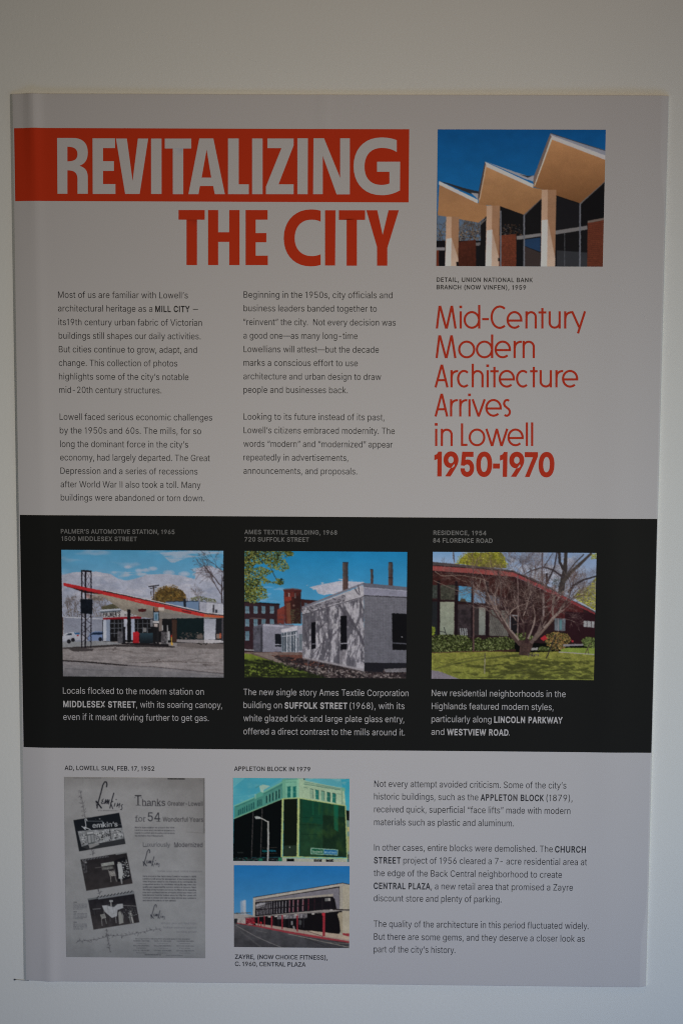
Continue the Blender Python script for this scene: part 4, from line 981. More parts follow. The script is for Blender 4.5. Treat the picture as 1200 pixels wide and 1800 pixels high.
# --- 3: white glazed brick building
p = Picture([(76, 217), (1143, 221), (1137, 1054), (76, 1046)], (410, 910, 3.75), MIDW, 11)
p.f(rect(60, 200, 1160, 720), (26, 108, 152), (84, 138, 166))
p.f([(500, 455), (560, 440), (640, 425), (700, 412), (860, 420), (850, 440), (720, 480), (600, 505), (560, 495), (545, 470)], (148, 150, 160), noise=.05, ns=30); p.cloud([(480, 440), (700, 400), (880, 412), (860, 440), (720, 490), (560, 512)], (162, 160, 166), 60, 18, 0, .4)
p.cloud(rect(180, 450, 340, 560), (120, 148, 172), 80, 20, .1, .5, .5)
for x0, x1, y0, y1 in ((720, 756, 290, 474), (902, 920, 336, 430), (1018, 1048, 290, 444)):
    p.f(rect(x0, y0, x1, y1), (74, 68, 66), (44, 40, 42), horiz=True, noise=.06, ns=30); p.f(rect(x0, y0, x1, y0 + 5), (36, 32, 34)); p.f([(x0, y0 + (y1 - y0) * .55), (x1, y0 + (y1 - y0) * .55), (x1, y1), (x0, y1)], (84, 50, 42), al=.35)
p.f(rect(1016, 388, 1050, 394), (40, 36, 38))
# mill
p.f([(76, 552), (306, 562), (306, 880), (76, 880)], (42, 28, 32), noise=.1, ns=12); p.l([(76, 550), (308, 566)], 8, (22, 20, 24))
for y in (578, 662, 742):
    for x in (84, 138, 190, 245):
        p.f(rect(x, y, x + 26, y + (48 if y < 700 else 60)), (74, 100, 112), (98, 120, 130)) if (y < 700 or x < 100) else None
        p.l([(x, y + 26), (x + 26, y + 26)], 3, (60, 78, 88)); p.l([(x + 13, y), (x + 13, y + 46)], 2, (60, 78, 88))
p.l([(110, 656), (210, 660)], 6, (76, 62, 62))
p.f([(292, 600), (340, 575), (340, 694), (292, 692)], (126, 56, 44), (112, 46, 38), noise=.06, ns=9)
for y in (630, 660, 684): 
    for x in (298, 308, 320, 331): p.f(rect(x, y, x + 5, y + 12), (84, 50, 48))
p.f([(336, 480), (446, 476), (446, 690), (342, 694)], (98, 38, 31), (78, 31, 26), noise=.14, ns=9); p.f([(370, 520), (446, 510), (446, 690), (384, 692)], (36, 20, 18), al=.8)
p.f([(332, 470), (390, 460), (452, 470), (450, 486), (336, 486)], (76, 34, 32)); p.l([(332, 468), (390, 461), (452, 470)], 6, (70, 84, 96))
for x in (352, 366, 406, 434): p.f(rect(x, 492, x + 9, 526), (160, 150, 144) if x in (366, 406) else (58, 32, 34))
p.f([(352, 560), (380, 556), (382, 690), (356, 690)], (110, 66, 46)); p.f([(344, 520), (386, 514), (386, 540), (344, 545)], (132, 50, 38)); p.f([(402 + 9 * math.cos(t), 574 + 9 * math.sin(t)) for t in np.linspace(0, 6, 10)], (110, 86, 76))
p.f([(446, 532), (560, 542), (520, 560), (450, 620)], (52, 26, 26)); p.l([(446, 534), (560, 543)], 5, (34, 28, 32)); p.f(rect(470, 556, 490, 578), (84, 106, 120))
p.spk([(376, 600), (430, 592), (442, 640), (440, 694), (386, 694)], 130, (5, 14), [(70, 72, 50), (46, 44, 34), (92, 88, 60)])
p.f([(292, 600), (340, 575), (340, 470), (450, 470), (450, 540), (560, 545), (450, 694), (292, 694)], (50, 34, 34), al=.3)
p.f([(404, 480), (450, 480), (450, 690), (404, 690)], (30, 20, 20), al=.45)
# low wings
p.f([(136, 712), (198, 694), (198, 878), (136, 876)], (68, 68, 76), noise=.2, ns=18); p.f([(198, 694), (456, 706), (456, 760), (320, 876), (198, 878)], (114, 114, 124), (106, 106, 116), noise=.04, ns=20); p.l([(138, 716), (200, 696), (400, 702)], 7, (80, 80, 90)); p.l([(200, 700), (330, 710)], 12, (140, 140, 150)); p.f([(184, 720), (196, 716), (196, 876), (184, 876)], (46, 46, 52))
p.f([(278, 758), (320, 760), (320, 844), (278, 842)], (18, 20, 26)); p.l([(278, 828), (320, 830)], 5, (130, 130, 138))
p.f([(318, 736), (424, 712), (430, 890), (320, 884)], (96, 104, 112)); p.f([(318, 730), (424, 706), (424, 736), (320, 752)], (160, 158, 164)); p.f([(326, 756), (418, 740), (418, 876), (328, 874)], (58, 66, 74)); 
for x in (338, 356, 368, 380, 400, 416): p.l([(x, 748), (x, 878)], 6 if x in (356, 380, 416) else 3, (160, 162, 166))
p.l([(326, 776), (420, 764)], 5, (150, 152, 158)); p.f([(428, 710), (458, 700), (458, 880), (430, 886)], (132, 132, 140)); p.f([(434, 760), (456, 758), (456, 870), (434, 870)], (86, 94, 100)); p.l([(320, 880), (428, 888)], 6, (150, 150, 154))
# ground
p.f([(60, 878), (460, 880), (700, 960), (860, 1000), (1150, 980), (1150, 1060), (60, 1060)], (96, 80, 74), (50, 44, 44), noise=.2, ns=30)
p.f([(76, 858), (140, 862), (140, 870), (76, 868)], (120, 120, 122)); p.f([(120, 880), (250, 886), (520, 980), (900, 1050), (600, 1056), (300, 950), (180, 900)], (112, 102, 96), al=.75)
p.f([(250, 900), (456, 896), (560, 940), (640, 980), (420, 960)], (84, 54, 46), noise=.15, ns=14)
p.f([(76, 888), (120, 892), (240, 930), (380, 980), (500, 1015), (580, 1050), (76, 1050)], (92, 104, 38), (36, 44, 24), noise=.15, ns=20)
p.spk([(76, 930), (250, 938), (480, 1000), (640, 1050), (76, 1050)], 420, (14, 50), [(20, 23, 18), (28, 34, 20), (38, 46, 24)], .8); p.f([(76, 935), (200, 935), (400, 985), (600, 1050), (76, 1050)], (30, 34, 18), al=.6)
p.cloud([(76, 925), (300, 940), (600, 1040), (76, 1050)], (86, 100, 40), 50, 9, .3, .2, .6)
p.spk([(76, 960), (300, 960), (480, 1020), (76, 1040)], 60, (8, 26), [(98, 112, 44)], .7)
p.spk([(250, 900), (520, 930), (860, 1000), (1137, 1010), (1137, 1050), (640, 1050), (400, 980)], 620, (8, 34), [(26, 23, 25), (34, 29, 30), (50, 42, 42)], .8); p.spk([(400, 960), (860, 1010), (1100, 1030), (1100, 1050), (560, 1040)], 90, (8, 26), [(120, 112, 108)], .7)
# main block, lit and shaded faces
L1 = [(454, 596), (856, 440), (862, 1004), (700, 968), (458, 916)]
p.f(L1, (142, 140, 144), noise=.03, ns=20)
p.f([(858, 500), (1143, 516), (1140, 976), (862, 950)], (92, 92, 98), (86, 86, 92), noise=.03, ns=40)
for i in range(44):
    t = i / 44; p.l([(860, 520 + 436 * t), (1142, 524 + 440 * t)], 2.2, (66, 66, 72), .65); p.l([(456, 636 + 270 * t), (860, 516 + 460 * t)], 1.6, (104, 102, 108), .5)
for i in range(16): p.l([(876 + i * 18, 520), (876 + i * 18, 956)], 1.8, (70, 70, 76), .6)
# tree shadows across the lit face
p.cloud([(456, 636), (858, 520), (860, 990), (700, 960), (458, 910)], (62, 61, 67), 26, 110, -.05, .22, .8)
p.cloud([(456, 636), (858, 520), (860, 990), (700, 960), (458, 910)], (70, 68, 74), 12, 60, .12, .2, .6)
p.cloud([(470, 640), (858, 540), (860, 940), (470, 880)], (156, 154, 156), 14, 44, .3, .2, .7)
shd = (62, 60, 66)
for i in range(46):
    x = p.rs.uniform(470, 850); y = p.rs.uniform(600, 940)
    a = p.rs.uniform(235, 262); p.tree(x, y, p.rs.uniform(30, 70), a + 180 * (p.rs.rand() < .3), p.rs.uniform(5, 13), 1, [shd, (74, 72, 78)], 22, .62)
p.l([(736, 606), (790, 690), (840, 780), (858, 830)], 22, shd, .8, 12); p.l([(700, 570), (740, 640)], 14, shd, .7); p.l([(625, 590), (628, 700), (640, 860)], 20, shd, .6); p.l([(560, 640), (600, 760), (590, 860)], 16, shd, .6); p.l([(490, 640), (478, 760), (500, 860)], 16, shd, .55); p.l([(826, 460), (840, 560), (858, 610)], 9, shd, .8)
p.f([(454, 590), (858, 454), (858, 512), (454, 634)], (144, 142, 146)); p.f([(500, 580), (740, 500), (740, 540), (500, 612)], (80, 78, 84), al=.5); p.spk([(456, 596), (740, 500), (740, 545), (456, 630)], 60, (8, 24), [(60, 58, 64)], .7)
p.l([(454, 588), (852, 430)], 13, (98, 98, 106)); p.l([(454, 634), (858, 514)], 4, (48, 46, 52)); p.f([(858, 450), (1143, 472), (1143, 516), (858, 504)], (112, 112, 124)); p.f([(852, 424), (1143, 452), (1143, 476), (858, 452)], (82, 84, 94)); p.l([(858, 454), (1143, 478)], 3, (150, 150, 160)); p.l([(858, 508), (1143, 520)], 5, (36, 34, 38)); p.l([(800, 462), (822, 498)], 8, (70, 68, 74)); p.l([(822, 440), (832, 505)], 7, (66, 64, 70))
for x in (516, 694): p.l([(x, 610 if x < 600 else 560), (x, 930 if x < 600 else 962)], 4, (54, 52, 58))
p.f([(516, 684), (544, 680), (544, 856), (516, 860)], (12, 12, 16)); p.f([(706, 642), (748, 638), (748, 860), (706, 864)], (12, 12, 16)); p.l([(708, 822), (748, 820)], 6, (130, 130, 136)); p.l([(518, 826), (544, 824)], 5, (110, 110, 118)); p.f([(700, 872), (750, 866), (746, 960), (700, 962)], (136, 132, 134), al=.4)
p.f([(1042, 622), (1143, 628), (1140, 866), (1046, 864)], (12, 12, 14)); p.l([(1046, 818), (1140, 824)], 7, (70, 72, 78)); p.f(rect(1104, 776, 1112, 782), (150, 150, 150))
p.f([(862, 948), (1140, 950), (1140, 990), (1000, 984), (980, 1010), (862, 1004)], (24, 24, 28)); p.f([(990, 988), (1137, 984), (1137, 1010), (1000, 1012)], (96, 94, 96), noise=.15, ns=8); p.f([(458, 908), (700, 954), (862, 990), (862, 1010), (700, 972), (458, 924)], (112, 108, 110), al=.6)
# overhanging branch
p.l([(70, 300), (110, 260), (150, 217)], 30, (26, 24, 20)); p.l([(110, 262), (124, 330), (100, 400)], 6, (30, 28, 22)); p.l([(170, 217), (220, 260), (260, 300), (300, 330)], 5, (36, 34, 24)); p.l([(220, 260), (250, 330), (290, 410)], 4, (36, 34, 24)); p.l([(90, 330), (150, 370), (180, 440)], 4, (36, 34, 24))
for reg, n in (([(76, 217), (380, 217), (402, 240), (340, 262), (372, 330), (330, 352), (250, 330), (200, 300), (120, 330), (76, 360)], 620), ([(76, 340), (180, 320), (270, 350), (210, 390), (260, 420), (340, 412), (330, 440), (280, 430), (180, 430), (76, 420)], 420), ([(76, 420), (180, 430), (220, 470), (232, 524), (180, 540), (140, 560), (76, 545)], 480)):
    p.spk(reg, n, (7, 18), [(82, 94, 40), (58, 68, 34), (112, 104, 40), (120, 122, 66), (34, 40, 26), (94, 108, 66)])
for reg, n in (([(76, 217), (330, 217), (300, 300), (150, 300), (76, 400)], 260), ([(76, 400), (180, 400), (150, 540), (76, 545)], 200), ([(340, 217), (400, 225), (396, 250), (350, 250)], 40), ([(280, 400), (340, 400), (330, 445), (280, 430)], 30)):
    p.spk(reg, n, (7, 20), [(40, 48, 24), (24, 28, 20), (70, 80, 36), (104, 104, 50)])
p.done("photograph", "printed photo of a white glazed brick building with a red mill tower and chimneys behind")

# --- 4: low house behind bare trees
p = Picture([(74, 222), (1146, 228), (1132, 1064), (66, 1056)], (740, 910, 3.75), MIDW, 21)
p.f(rect(60, 200, 1160, 620), (112, 132, 158), (140, 146, 156)); p.f(rect(60, 200, 260, 320), (100, 136, 168), (130, 148, 170))
p.cloud(rect(580, 220, 1150, 480), (150, 154, 162), 100, 60, 0, .5, .8)
yl = [(142, 140, 40), (118, 116, 34), (96, 98, 34), (156, 152, 64), (84, 84, 36)]
c1 = [(240, 300), (262, 262), (310, 228), (520, 226), (548, 260), (556, 330), (400, 322)]
p.f(c1, (118, 116, 40), noise=.12, ns=18); p.spk(c1, 480, (5, 16), yl)
for k in range(5): p.cloud(c1, (70, 70, 24), 22, 18, .2, .3, .3)
for k in range(34):
    t = math.pi * k / 33; x = 396 - 160 * math.cos(t); y = 316 - 96 * math.sin(t) * p.rs.uniform(.85, 1.12)
    p.spk([(x - 14, y - 12), (x + 14, y - 12), (x + 14, y + 12), (x - 14, y + 12)], 7, (4, 11), yl)
c2 = [(1146, 380), (1100, 440), (1030, 470), (990, 520), (1060, 560), (1130, 600), (1150, 600)]
p.f(c2, (110, 104, 62), noise=.2, ns=16, al=.7); p.spk(c2, 420, (5, 16), yl + [(120, 110, 90)]); p.spk(rect(1105, 230, 1146, 270), 40, (6, 14), yl)
p.spk([(850, 430), (870, 385), (900, 395), (910, 440), (880, 460)], 110, (4, 12), [(56, 64, 66), (74, 82, 84)])
tw = [(64, 58, 62), (84, 78, 80), (46, 40, 42)]
for x in range(590, 760, 22): p.tree(x, 380, 52, 90 + p.rs.uniform(-22, 22), 3.4, 5, tw, 34, .7)
for x in range(590, 1130, 26): p.tree(x, 330 + (x - 590) * .3, 70, 70 + p.rs.uniform(-50, 60), 3, 5, [(92, 88, 96), (78, 74, 80), (104, 98, 98)], 38, .6)
for x in range(800, 1140, 22): p.tree(x, 480 + (x - 800) * .2, 60, 80 + p.rs.uniform(-40, 40), 3.2, 5, [(88, 84, 88), (100, 94, 92)], 36, .6)
for k in range(60):
    x = p.rs.uniform(575, 1140); p.tree(x, 250 + (x - 575) * .42 + p.rs.uniform(-20, 60), p.rs.uniform(30, 60), p.rs.uniform(20, 160), 2.6, 4, [(70, 64, 68), (92, 88, 92), (116, 114, 120)], 44, .7)
p.l([(912, 490), (928, 400), (940, 330), (944, 230)], 42, (46, 42, 40), w2=20); p.l([(936, 350), (905, 290), (900, 228)], 18, (44, 40, 40)); p.l([(925, 420), (985, 350), (1050, 290), (1110, 232)], 26, (58, 52, 48), w2=15); p.l([(940, 380), (1000, 300), (1060, 240)], 9, (60, 56, 56)); p.l([(960, 490), (1000, 440), (1060, 405), (1146, 380)], 17, (46, 42, 44), w2=10); p.l([(930, 390), (860, 340), (800, 322), (720, 345), (672, 372)], 13, (52, 46, 48), w2=5)
p.l([(800, 470), (830, 410), (870, 320), (886, 228)], 14, (46, 40, 42), w2=7); p.l([(792, 460), (788, 380), (790, 228)], 9, (70, 60, 62)); p.f(rect(812, 362, 828, 420), (44, 36, 38)); p.l([(796, 330), (840, 260), (860, 230)], 6, (60, 54, 56))
# house: wall, windows
p.f([(66, 340), (600, 380), (1138, 630), (1138, 830), (66, 800)], (42, 24, 24), (32, 20, 22), noise=.12, ns=20)
p.f([(800, 480), (900, 490), (1060, 600), (1060, 660), (800, 660)], (66, 26, 26), al=.75, noise=.2, ns=18); p.f([(560, 400), (800, 500), (860, 700), (560, 640)], (40, 25, 23), al=.8, noise=.3, ns=14)
p.f([(940, 610), (1138, 624), (1138, 830), (940, 810)], (34, 16, 20)); p.f([(66, 360), (600, 400), (560, 520), (240, 430), (66, 450)], (46, 24, 22), noise=.2, ns=16)
p.f(rect(66, 440, 108, 528), (46, 50, 46), noise=.3, ns=10); p.f(rect(126, 440, 222, 536), (54, 54, 46), noise=.3, ns=10); p.f([(245, 446), (328, 452), (326, 552), (243, 546)], (62, 118, 152), (80, 134, 160)); p.f([(250, 545), (262, 526), (285, 528), (300, 550)], (60, 54, 44))
p.f([(345, 468), (420, 486), (420, 560), (345, 556)], (96, 116, 136), noise=.1, ns=16); p.f([(442, 502), (520, 522), (530, 580), (442, 570)], (76, 76, 82), noise=.3, ns=12); p.f([(540, 530), (600, 548), (600, 590), (540, 580)], (60, 46, 42), noise=.3, ns=10)
p.f(rect(66, 548, 108, 770), (26, 28, 30)); p.f(rect(122, 550, 216, 768), (122, 126, 110), (108, 114, 100))
for x in range(128, 214, 9): p.l([(x, 556), (x, 764)], 2.4, (98, 102, 88), .7)
p.f(rect(240, 565, 338, 780), (40, 34, 36), noise=.3, ns=20); p.f(rect(240, 566, 338, 600), (60, 50, 50), al=.5); p.f(rect(378, 585, 420, 766), (112, 114, 106), (96, 100, 94)); p.f(rect(344, 580, 378, 770), (40, 34, 34))
p.f([(446, 600), (570, 606), (570, 774), (446, 770)], (84, 82, 76), noise=.12, ns=14)
for i in range(10): p.l([(446 + i * 14, 640), (500 + i * 12, 772)], 2, (48, 42, 42), .8); p.l([(570 - i * 14, 640), (520 - i * 12, 772)], 2, (48, 42, 42), .8)
for x in (114, 230, 336, 432): p.f([(x - 9, 410), (x + 9, 414), (x + 9, 776), (x - 9, 776)], (22, 15, 18))
p.l([(66, 540), (230, 546), (430, 570), (600, 592)], 8, (26, 16, 18)); p.f([(578, 632), (640, 636), (640, 644), (586, 642), (586, 764), (578, 764)], (112, 114, 116)); p.f(rect(590, 648, 640, 760), (20, 18, 20))
p.f([(872, 655), (944, 658), (942, 740), (872, 736)], (80, 84, 88), noise=.2, ns=10); p.f(rect(905, 668, 920, 730), (72, 104, 106)); p.l([(896, 656), (896, 740)], 4, (120, 116, 116)); p.f([(1062, 672), (1132, 676), (1130, 716), (1062, 712)], (128, 128, 126)); p.l([(1084, 674), (1084, 714)], 4, (50, 40, 42)); p.l([(1112, 676), (1112, 716)], 4, (50, 40, 42))
for x in (256, 270, 284, 296): p.l([(x, 722), (x + 4, 768)], 6, (132, 136, 134))
p.l([(150, 715), (165, 765), (200, 766)], 4, (20, 22, 26)); p.l([(118, 742), (160, 748)], 4, (24, 26, 28))
# roof
p.f([(74, 288), (400, 320), (600, 344), (640, 362), (740, 400), (860, 462), (960, 524), (1100, 590), (1138, 612), (1138, 630), (860, 480), (620, 368), (66, 312)], (62, 56, 56), noise=.08, ns=16)
p.f([(66, 312), (400, 334), (600, 354), (616, 386), (590, 384), (66, 346)], (118, 58, 56), (124, 62, 58), noise=.05, ns=20); p.f([(600, 354), (780, 436), (960, 524), (1138, 622), (1138, 632), (960, 544), (780, 462), (616, 386)], (124, 56, 57), (104, 40, 42)); p.l([(66, 312), (400, 334), (600, 354), (780, 434)], 5, (36, 20, 22)); p.l([(66, 348), (400, 372), (600, 390)], 6, (30, 16, 18))
# lawn
p.f([(66, 878), (300, 872), (700, 880), (930, 872), (1138, 850), (1138, 1070), (60, 1070)], (108, 106, 48), (98, 102, 46), noise=.14, ns=24)
p.f([(930, 850), (1138, 850), (1138, 900), (900, 878)], (104, 118, 50)); p.f([(900, 874), (1132, 890), (1132, 896), (900, 880)], (130, 124, 118)); p.f([(60, 995), (120, 1005), (260, 1060), (60, 1060)], (104, 98, 104), noise=.05, ns=14)
p.spk([(66, 884), (700, 884), (1132, 900), (1132, 1058), (240, 1050), (66, 990)], 1100, (5, 18), [(118, 118, 50), (100, 104, 42), (126, 124, 62), (88, 92, 38), (92, 104, 40)], .5, .2)
p.spk([(66, 884), (700, 884), (1132, 900), (1132, 1058), (240, 1050), (66, 990)], 700, (3, 12), [(64, 68, 24), (74, 78, 34), (140, 138, 84), (52, 54, 20)], .55, .2)
for q, w in (([(90, 990), (200, 960), (360, 930), (560, 905), (700, 890)], 12), ([(160, 960), (280, 925), (420, 905)], 7), ([(480, 1040), (600, 1010), (760, 985), (900, 960)], 10), ([(560, 1000), (700, 1030), (800, 1058)], 9), ([(860, 950), (960, 1010), (1060, 1056)], 8), ([(520, 1050), (620, 980), (740, 950)], 7), ([(640, 1000), (900, 1000), (1000, 1030)], 6), ([(440, 920), (560, 900), (700, 886)], 9)):
    p.l(q, w, (64, 66, 34), .6)
p.cloud([(66, 900), (1132, 900), (1132, 1058), (240, 1050)], (50, 52, 24), 90, 20, .1, .3, .75)
p.cloud([(440, 960), (1132, 930), (1132, 1058), (440, 1050)], (48, 50, 24), 50, 14, .0, .3, .7)
for i in range(26): p.tree(p.rs.uniform(480, 1000), p.rs.uniform(960, 1050), 40, p.rs.choice([10, 170, 200, 340]) + p.rs.uniform(-15, 15), 5, 1, [(66, 68, 36)], 24, .5)
p.f([(66, 874), (300, 866), (500, 862), (620, 858), (620, 876), (400, 876), (66, 886)], (58, 36, 32), al=.8)
# hedges and shrubs
gr = [(82, 90, 56), (52, 60, 28), (108, 114, 74), (22, 26, 10), (36, 42, 16), (70, 80, 40)]
for reg, n, cc in (([(68, 880), (66, 780), (110, 766), (200, 764), (300, 770), (334, 800), (334, 872)], 620, gr), ([(340, 870), (350, 790), (380, 782), (400, 800), (440, 784), (560, 778), (610, 800), (612, 858), (480, 868)], 560, gr), ([(598, 800), (620, 756), (680, 748), (730, 770), (728, 806), (650, 820)], 200, gr), ([(66, 770), (70, 706), (92, 720), (86, 770)], 50, [(110, 122, 40), (84, 94, 36)]),
                   ([(806, 800), (820, 760), (880, 744), (960, 758), (982, 800), (940, 850), (880, 872), (830, 850)], 330, [(118, 92, 50), (96, 88, 48), (130, 112, 66), (74, 60, 38), (110, 76, 44)]), ([(1046, 800), (1080, 776), (1136, 784), (1134, 850), (1090, 850), (1060, 830)], 160, [(92, 104, 56), (70, 80, 44)]), ([(760, 868), (780, 838), (850, 846), (850, 872)], 90, gr)):
    p.f(reg, (30, 33, 16)); p.spk(reg, n, (6, 17), cc)
p.f([(780, 790), (810, 764), (826, 790), (800, 806)], (140, 36, 42)); p.f([(930, 826), (1060, 824), (1060, 836), (930, 840)], (110, 106, 106)); p.f([(722, 850), (766, 848), (760, 866), (720, 866)], (118, 116, 112)); p.spk(rect(980, 796, 1000, 814), 6, (8, 14), [(140, 40, 44)])
# small trees in front
bt = [(70, 56, 52), (96, 80, 72), (52, 38, 38)]
p.f([(640, 800), (742, 800), (706, 902), (640, 896), (646, 850)], (56, 42, 38), noise=.2, ns=10); p.l([(650, 830), (596, 770), (550, 710), (520, 640), (500, 560)], 26, (64, 50, 46), w2=10); p.l([(690, 820), (700, 740), (712, 640), (730, 500)], 26, (44, 30, 30), w2=14); p.l([(720, 820), (770, 740), (800, 640), (800, 500)], 24, (80, 66, 62), w2=11); p.l([(740, 800), (830, 700), (900, 620), (940, 555)], 18, (88, 74, 66), w2=8); p.l([(520, 650), (516, 560), (526, 440), (500, 350)], 13, (40, 28, 28), w2=8)
p.l([(540, 700), (470, 580), (430, 480), (412, 400)], 10, (106, 92, 86), w2=6); p.l([(550, 660), (600, 600), (640, 575)], 8, (128, 114, 104), w2=4); p.l([(860, 640), (862, 560), (870, 510)], 12, (104, 92, 84)); p.l([(870, 560), (930, 480)], 9, (120, 104, 96)); p.l([(630, 780), (634, 640), (634, 520), (630, 380)], 8, (100, 84, 80)); p.l([(343, 870), (342, 600), (340, 460), (336, 228)], 11, (74, 56, 54), w2=4); p.l([(346, 500), (380, 440), (390, 400)], 5, (120, 108, 98)); p.l([(90, 350), (130, 380), (260, 376), (400, 400), (440, 420)], 4, (112, 98, 88)); p.l([(80, 410), (160, 445), (270, 490)], 4, (96, 84, 76)); p.l([(798, 490), (800, 640)], 13, (112, 100, 96)); p.l([(210, 228), (216, 290)], 6, (52, 48, 54))
for x, y, a, ln in ((500, 560, 110, 50), (440, 500, 120, 60), (412, 400, 110, 50), (730, 500, 80, 60), (700, 640, 100, 70), (640, 575, 20, 60), (800, 500, 60, 50), (800, 560, 150, 70), (930, 500, 40, 60), (634, 560, 45, 80), (634, 600, 140, 80), (634, 480, 120, 70), (340, 480, 60, 70), (340, 420, 120, 80), (340, 340, 70, 70), (860, 600, 60, 70), (900, 620, 20, 60), (600, 700, 20, 60), (700, 700, 30, 80), (760, 680, 130, 80), (520, 450, 60, 70), (520, 420, 140, 80), (220, 300, 100, 50), (430, 480, 170, 80), (680, 560, 40, 70), (760, 600, 20, 70), (600, 420, 150, 80), (300, 420, 170, 70), (920, 660, 10, 60), (560, 560, 100, 60)):
    p.tree(x, y, ln, a, 4.2, 5, bt + [(116, 102, 94)], 40, .8)
for x in range(120, 560, 26): p.tree(x, 400 + p.rs.uniform(-50, 90), 46, p.rs.uniform(0, 180), 2.6, 4, bt + [(112, 100, 92)], 46, .55)
for a_, l_, x_, y_ in ((120, 150, 640, 800), (60, 150, 735, 800), (100, 140, 670, 780), (75, 150, 700, 790), (140, 120, 560, 720), (40, 130, 800, 720), (35, 120, 860, 660), (150, 110, 520, 620)):
    p.tree(x_, y_, l_, a_, 13, 6, [(56, 42, 40), (92, 78, 72), (118, 104, 96), (44, 32, 32)], 30, .9)
for x in range(420, 960, 22): p.tree(x, 560 + p.rs.uniform(-60, 100), 46, p.rs.uniform(20, 160), 3, 4, bt, 46, .6)
p.l([(418, 886), (416, 1020)], 5, (120, 114, 100)); p.l([(418, 886), (418, 920)], 6, (56, 50, 48)); p.l([(818, 920), (848, 850), (880, 760)], 7, (40, 34, 34)); p.l([(880, 870), (900, 780)], 4, (70, 54, 44)); p.l([(1072, 890), (1090, 850)], 5, (70, 56, 50)); p.l([(1096, 890), (1088, 850), (1110, 820)], 4, (70, 56, 50)); p.spk(rect(700, 884, 770, 906), 22, (6, 16), [(90, 82, 78), (50, 44, 44)])
p.done("photograph", "printed photo of a low house with a dark red roof edge behind bare trees and lawn")

# --- 5: newspaper advertisement
p = Picture([(60, 148), (1117, 150), (1124, 1502), (83, 1500)], (100, 1330, 4.286), LOWW, 31, .12, .3)
p.f(rect(40, 130, 1140, 1520), (124, 126, 131), (114, 117, 121), noise=.03, ns=200)
for k in range(24):
    p.f([(640 + k * 20, 130), (1140, 130), (1140, 1200 - k * 24), (940 + k * 8, 700 - k * 12)], (84, 83, 84), al=.028)
    p.f(rect(40, 1360 + k * 6, 1140, 1520), (92, 95, 100), al=.03); p.f(rect(40, 130, 1140, 250 - k * 5), (90, 90, 92), al=.03)
p.f(rect(60, 1200, 120, 1520), (104, 107, 112), al=.2)
p.f(rect(1105, 130, 1125, 560), (72, 72, 74), al=.5); p.l([(980, 552), (1118, 560)], 3, (90, 90, 92))
K = (24, 25, 32)


def script(pc, x, y, s, col, wd, words=True):
    """The tall handwritten shop name; s = size against the large one at top."""
    def q(pts, w): pc.l([(x + a * s, y + b * s) for a, b in pts], w * wd, col)
    q([(80, 44), (84, 20), (78, 4), (66, 4), (52, 30), (40, 80), (26, 130), (12, 180), (10, 200)], 7)
    q([(0, 146), (14, 160), (44, 200)], 8); q([(2, 150), (6, 180), (12, 202)], 3)
    q([(60, 130), (48, 138), (46, 146), (56, 146), (42, 158), (46, 168), (62, 160)], 4)
    q([(64, 168), (76, 134), (72, 164), (90, 134), (84, 168), (102, 136), (96, 170)], 5)
    q([(136, 84), (120, 140), (106, 200)], 6); q([(130, 146), (112, 160), (128, 204)], 5)
    q([(146, 160), (138, 186)], 5); q([(152, 132), (154, 136)], 7); q([(156, 190), (166, 160), (162, 184), (182, 162), (174, 194)], 4)
    q([(204, 170), (190, 178), (198, 194), (194, 210), (184, 208)], 4)


script(p, 300, 180, 1.0, K, 1.25)
p.text("Thanks", 0, 1, 0, 1, K) if False else None
for t, x0, x1, b, c, col in (("T", 592, 642, 357, 76, (34, 34, 40)), ("hanks", 648, 820, 359, 50, (40, 40, 46)), ("Greater-Lowell", 838, 1100, 357, 32, (44, 44, 48)), ("for", 594, 674, 476, 42, (58, 60, 66)), ("54", 690, 782, 474, 66, (44, 46, 52)), ("Wonderful Years", 802, 1104, 476, 34, (50, 50, 54)),
                         ("Luxuriously", 654, 856, 664, 32, (66, 68, 74)), ("Modernized", 888, 1100, 664, 34, (46, 46, 52))):
    p.text(t, x0, x1, b, c, col, 2 if c > 40 else 4)
# slab feet of the display letters
for x0, x1, y in ((600, 636, 356), (590, 598, 300), (636, 644, 300), (648, 670, 359), (676, 690, 359), (712, 726, 359), (742, 790, 359), (596, 620, 476), (655, 668, 476), (754, 784, 475), (656, 680, 664), (890, 912, 664)): p.l([(x0, y), (x1, y)], 4, (60, 60, 66))
p.text("Lowell Sunday Sun February 17 1952", 128, 340, 160, 7, (60, 60, 64), 4); p.text("CLOSED FOR INVENTORY", 838, 965, 162, 8, (10, 10, 12), 30); p.l([(838, 159), (966, 159)], 5, (16, 16, 18)); p.spk(rect(1082, 164, 1098, 174), 5, (3, 7), [(40, 40, 42), (150, 150, 150)])
p.text("28-32 MERRIMACK STREET", 314, 470, 400, 7, (66, 66, 72), 8)
for i, t in enumerate(("Now in appreciation we present the NEW", "Lemkins a store which we believe surpasses in", "beauty in comfort and shopping convenience", "any ever before done in Massachusetts")):
    p.text(t, 594, 890 if i < 3 else 806, 526 + i * 20.5, 10.5, (44, 45, 52), 12)
script(p, 654, 684, .62, (44, 46, 54), .9); script(p, 712, 1096, .53, (46, 48, 56), .8)
p.text("invites your most critical inspection", 764, 1098, 852, 13, (74, 75, 82), -6)
body = ("Here are just a few facts about Lemkins founded in 1898", "Lemkins is still under the management of the founders family", "It has long been noted for the character of its merchandise its", "unequalled service its matchless values its reputation for", "quality and dependability Lemkins enters on dynamic fresh",
        "the ideals of the founders and serves the future as its expanding", "new store confident that the principles which have made Lem", "kins beloved favorite fashion store for fifty four years will", "continue to attract and hold so many friends and customers", "and attract thousands of new patrons")
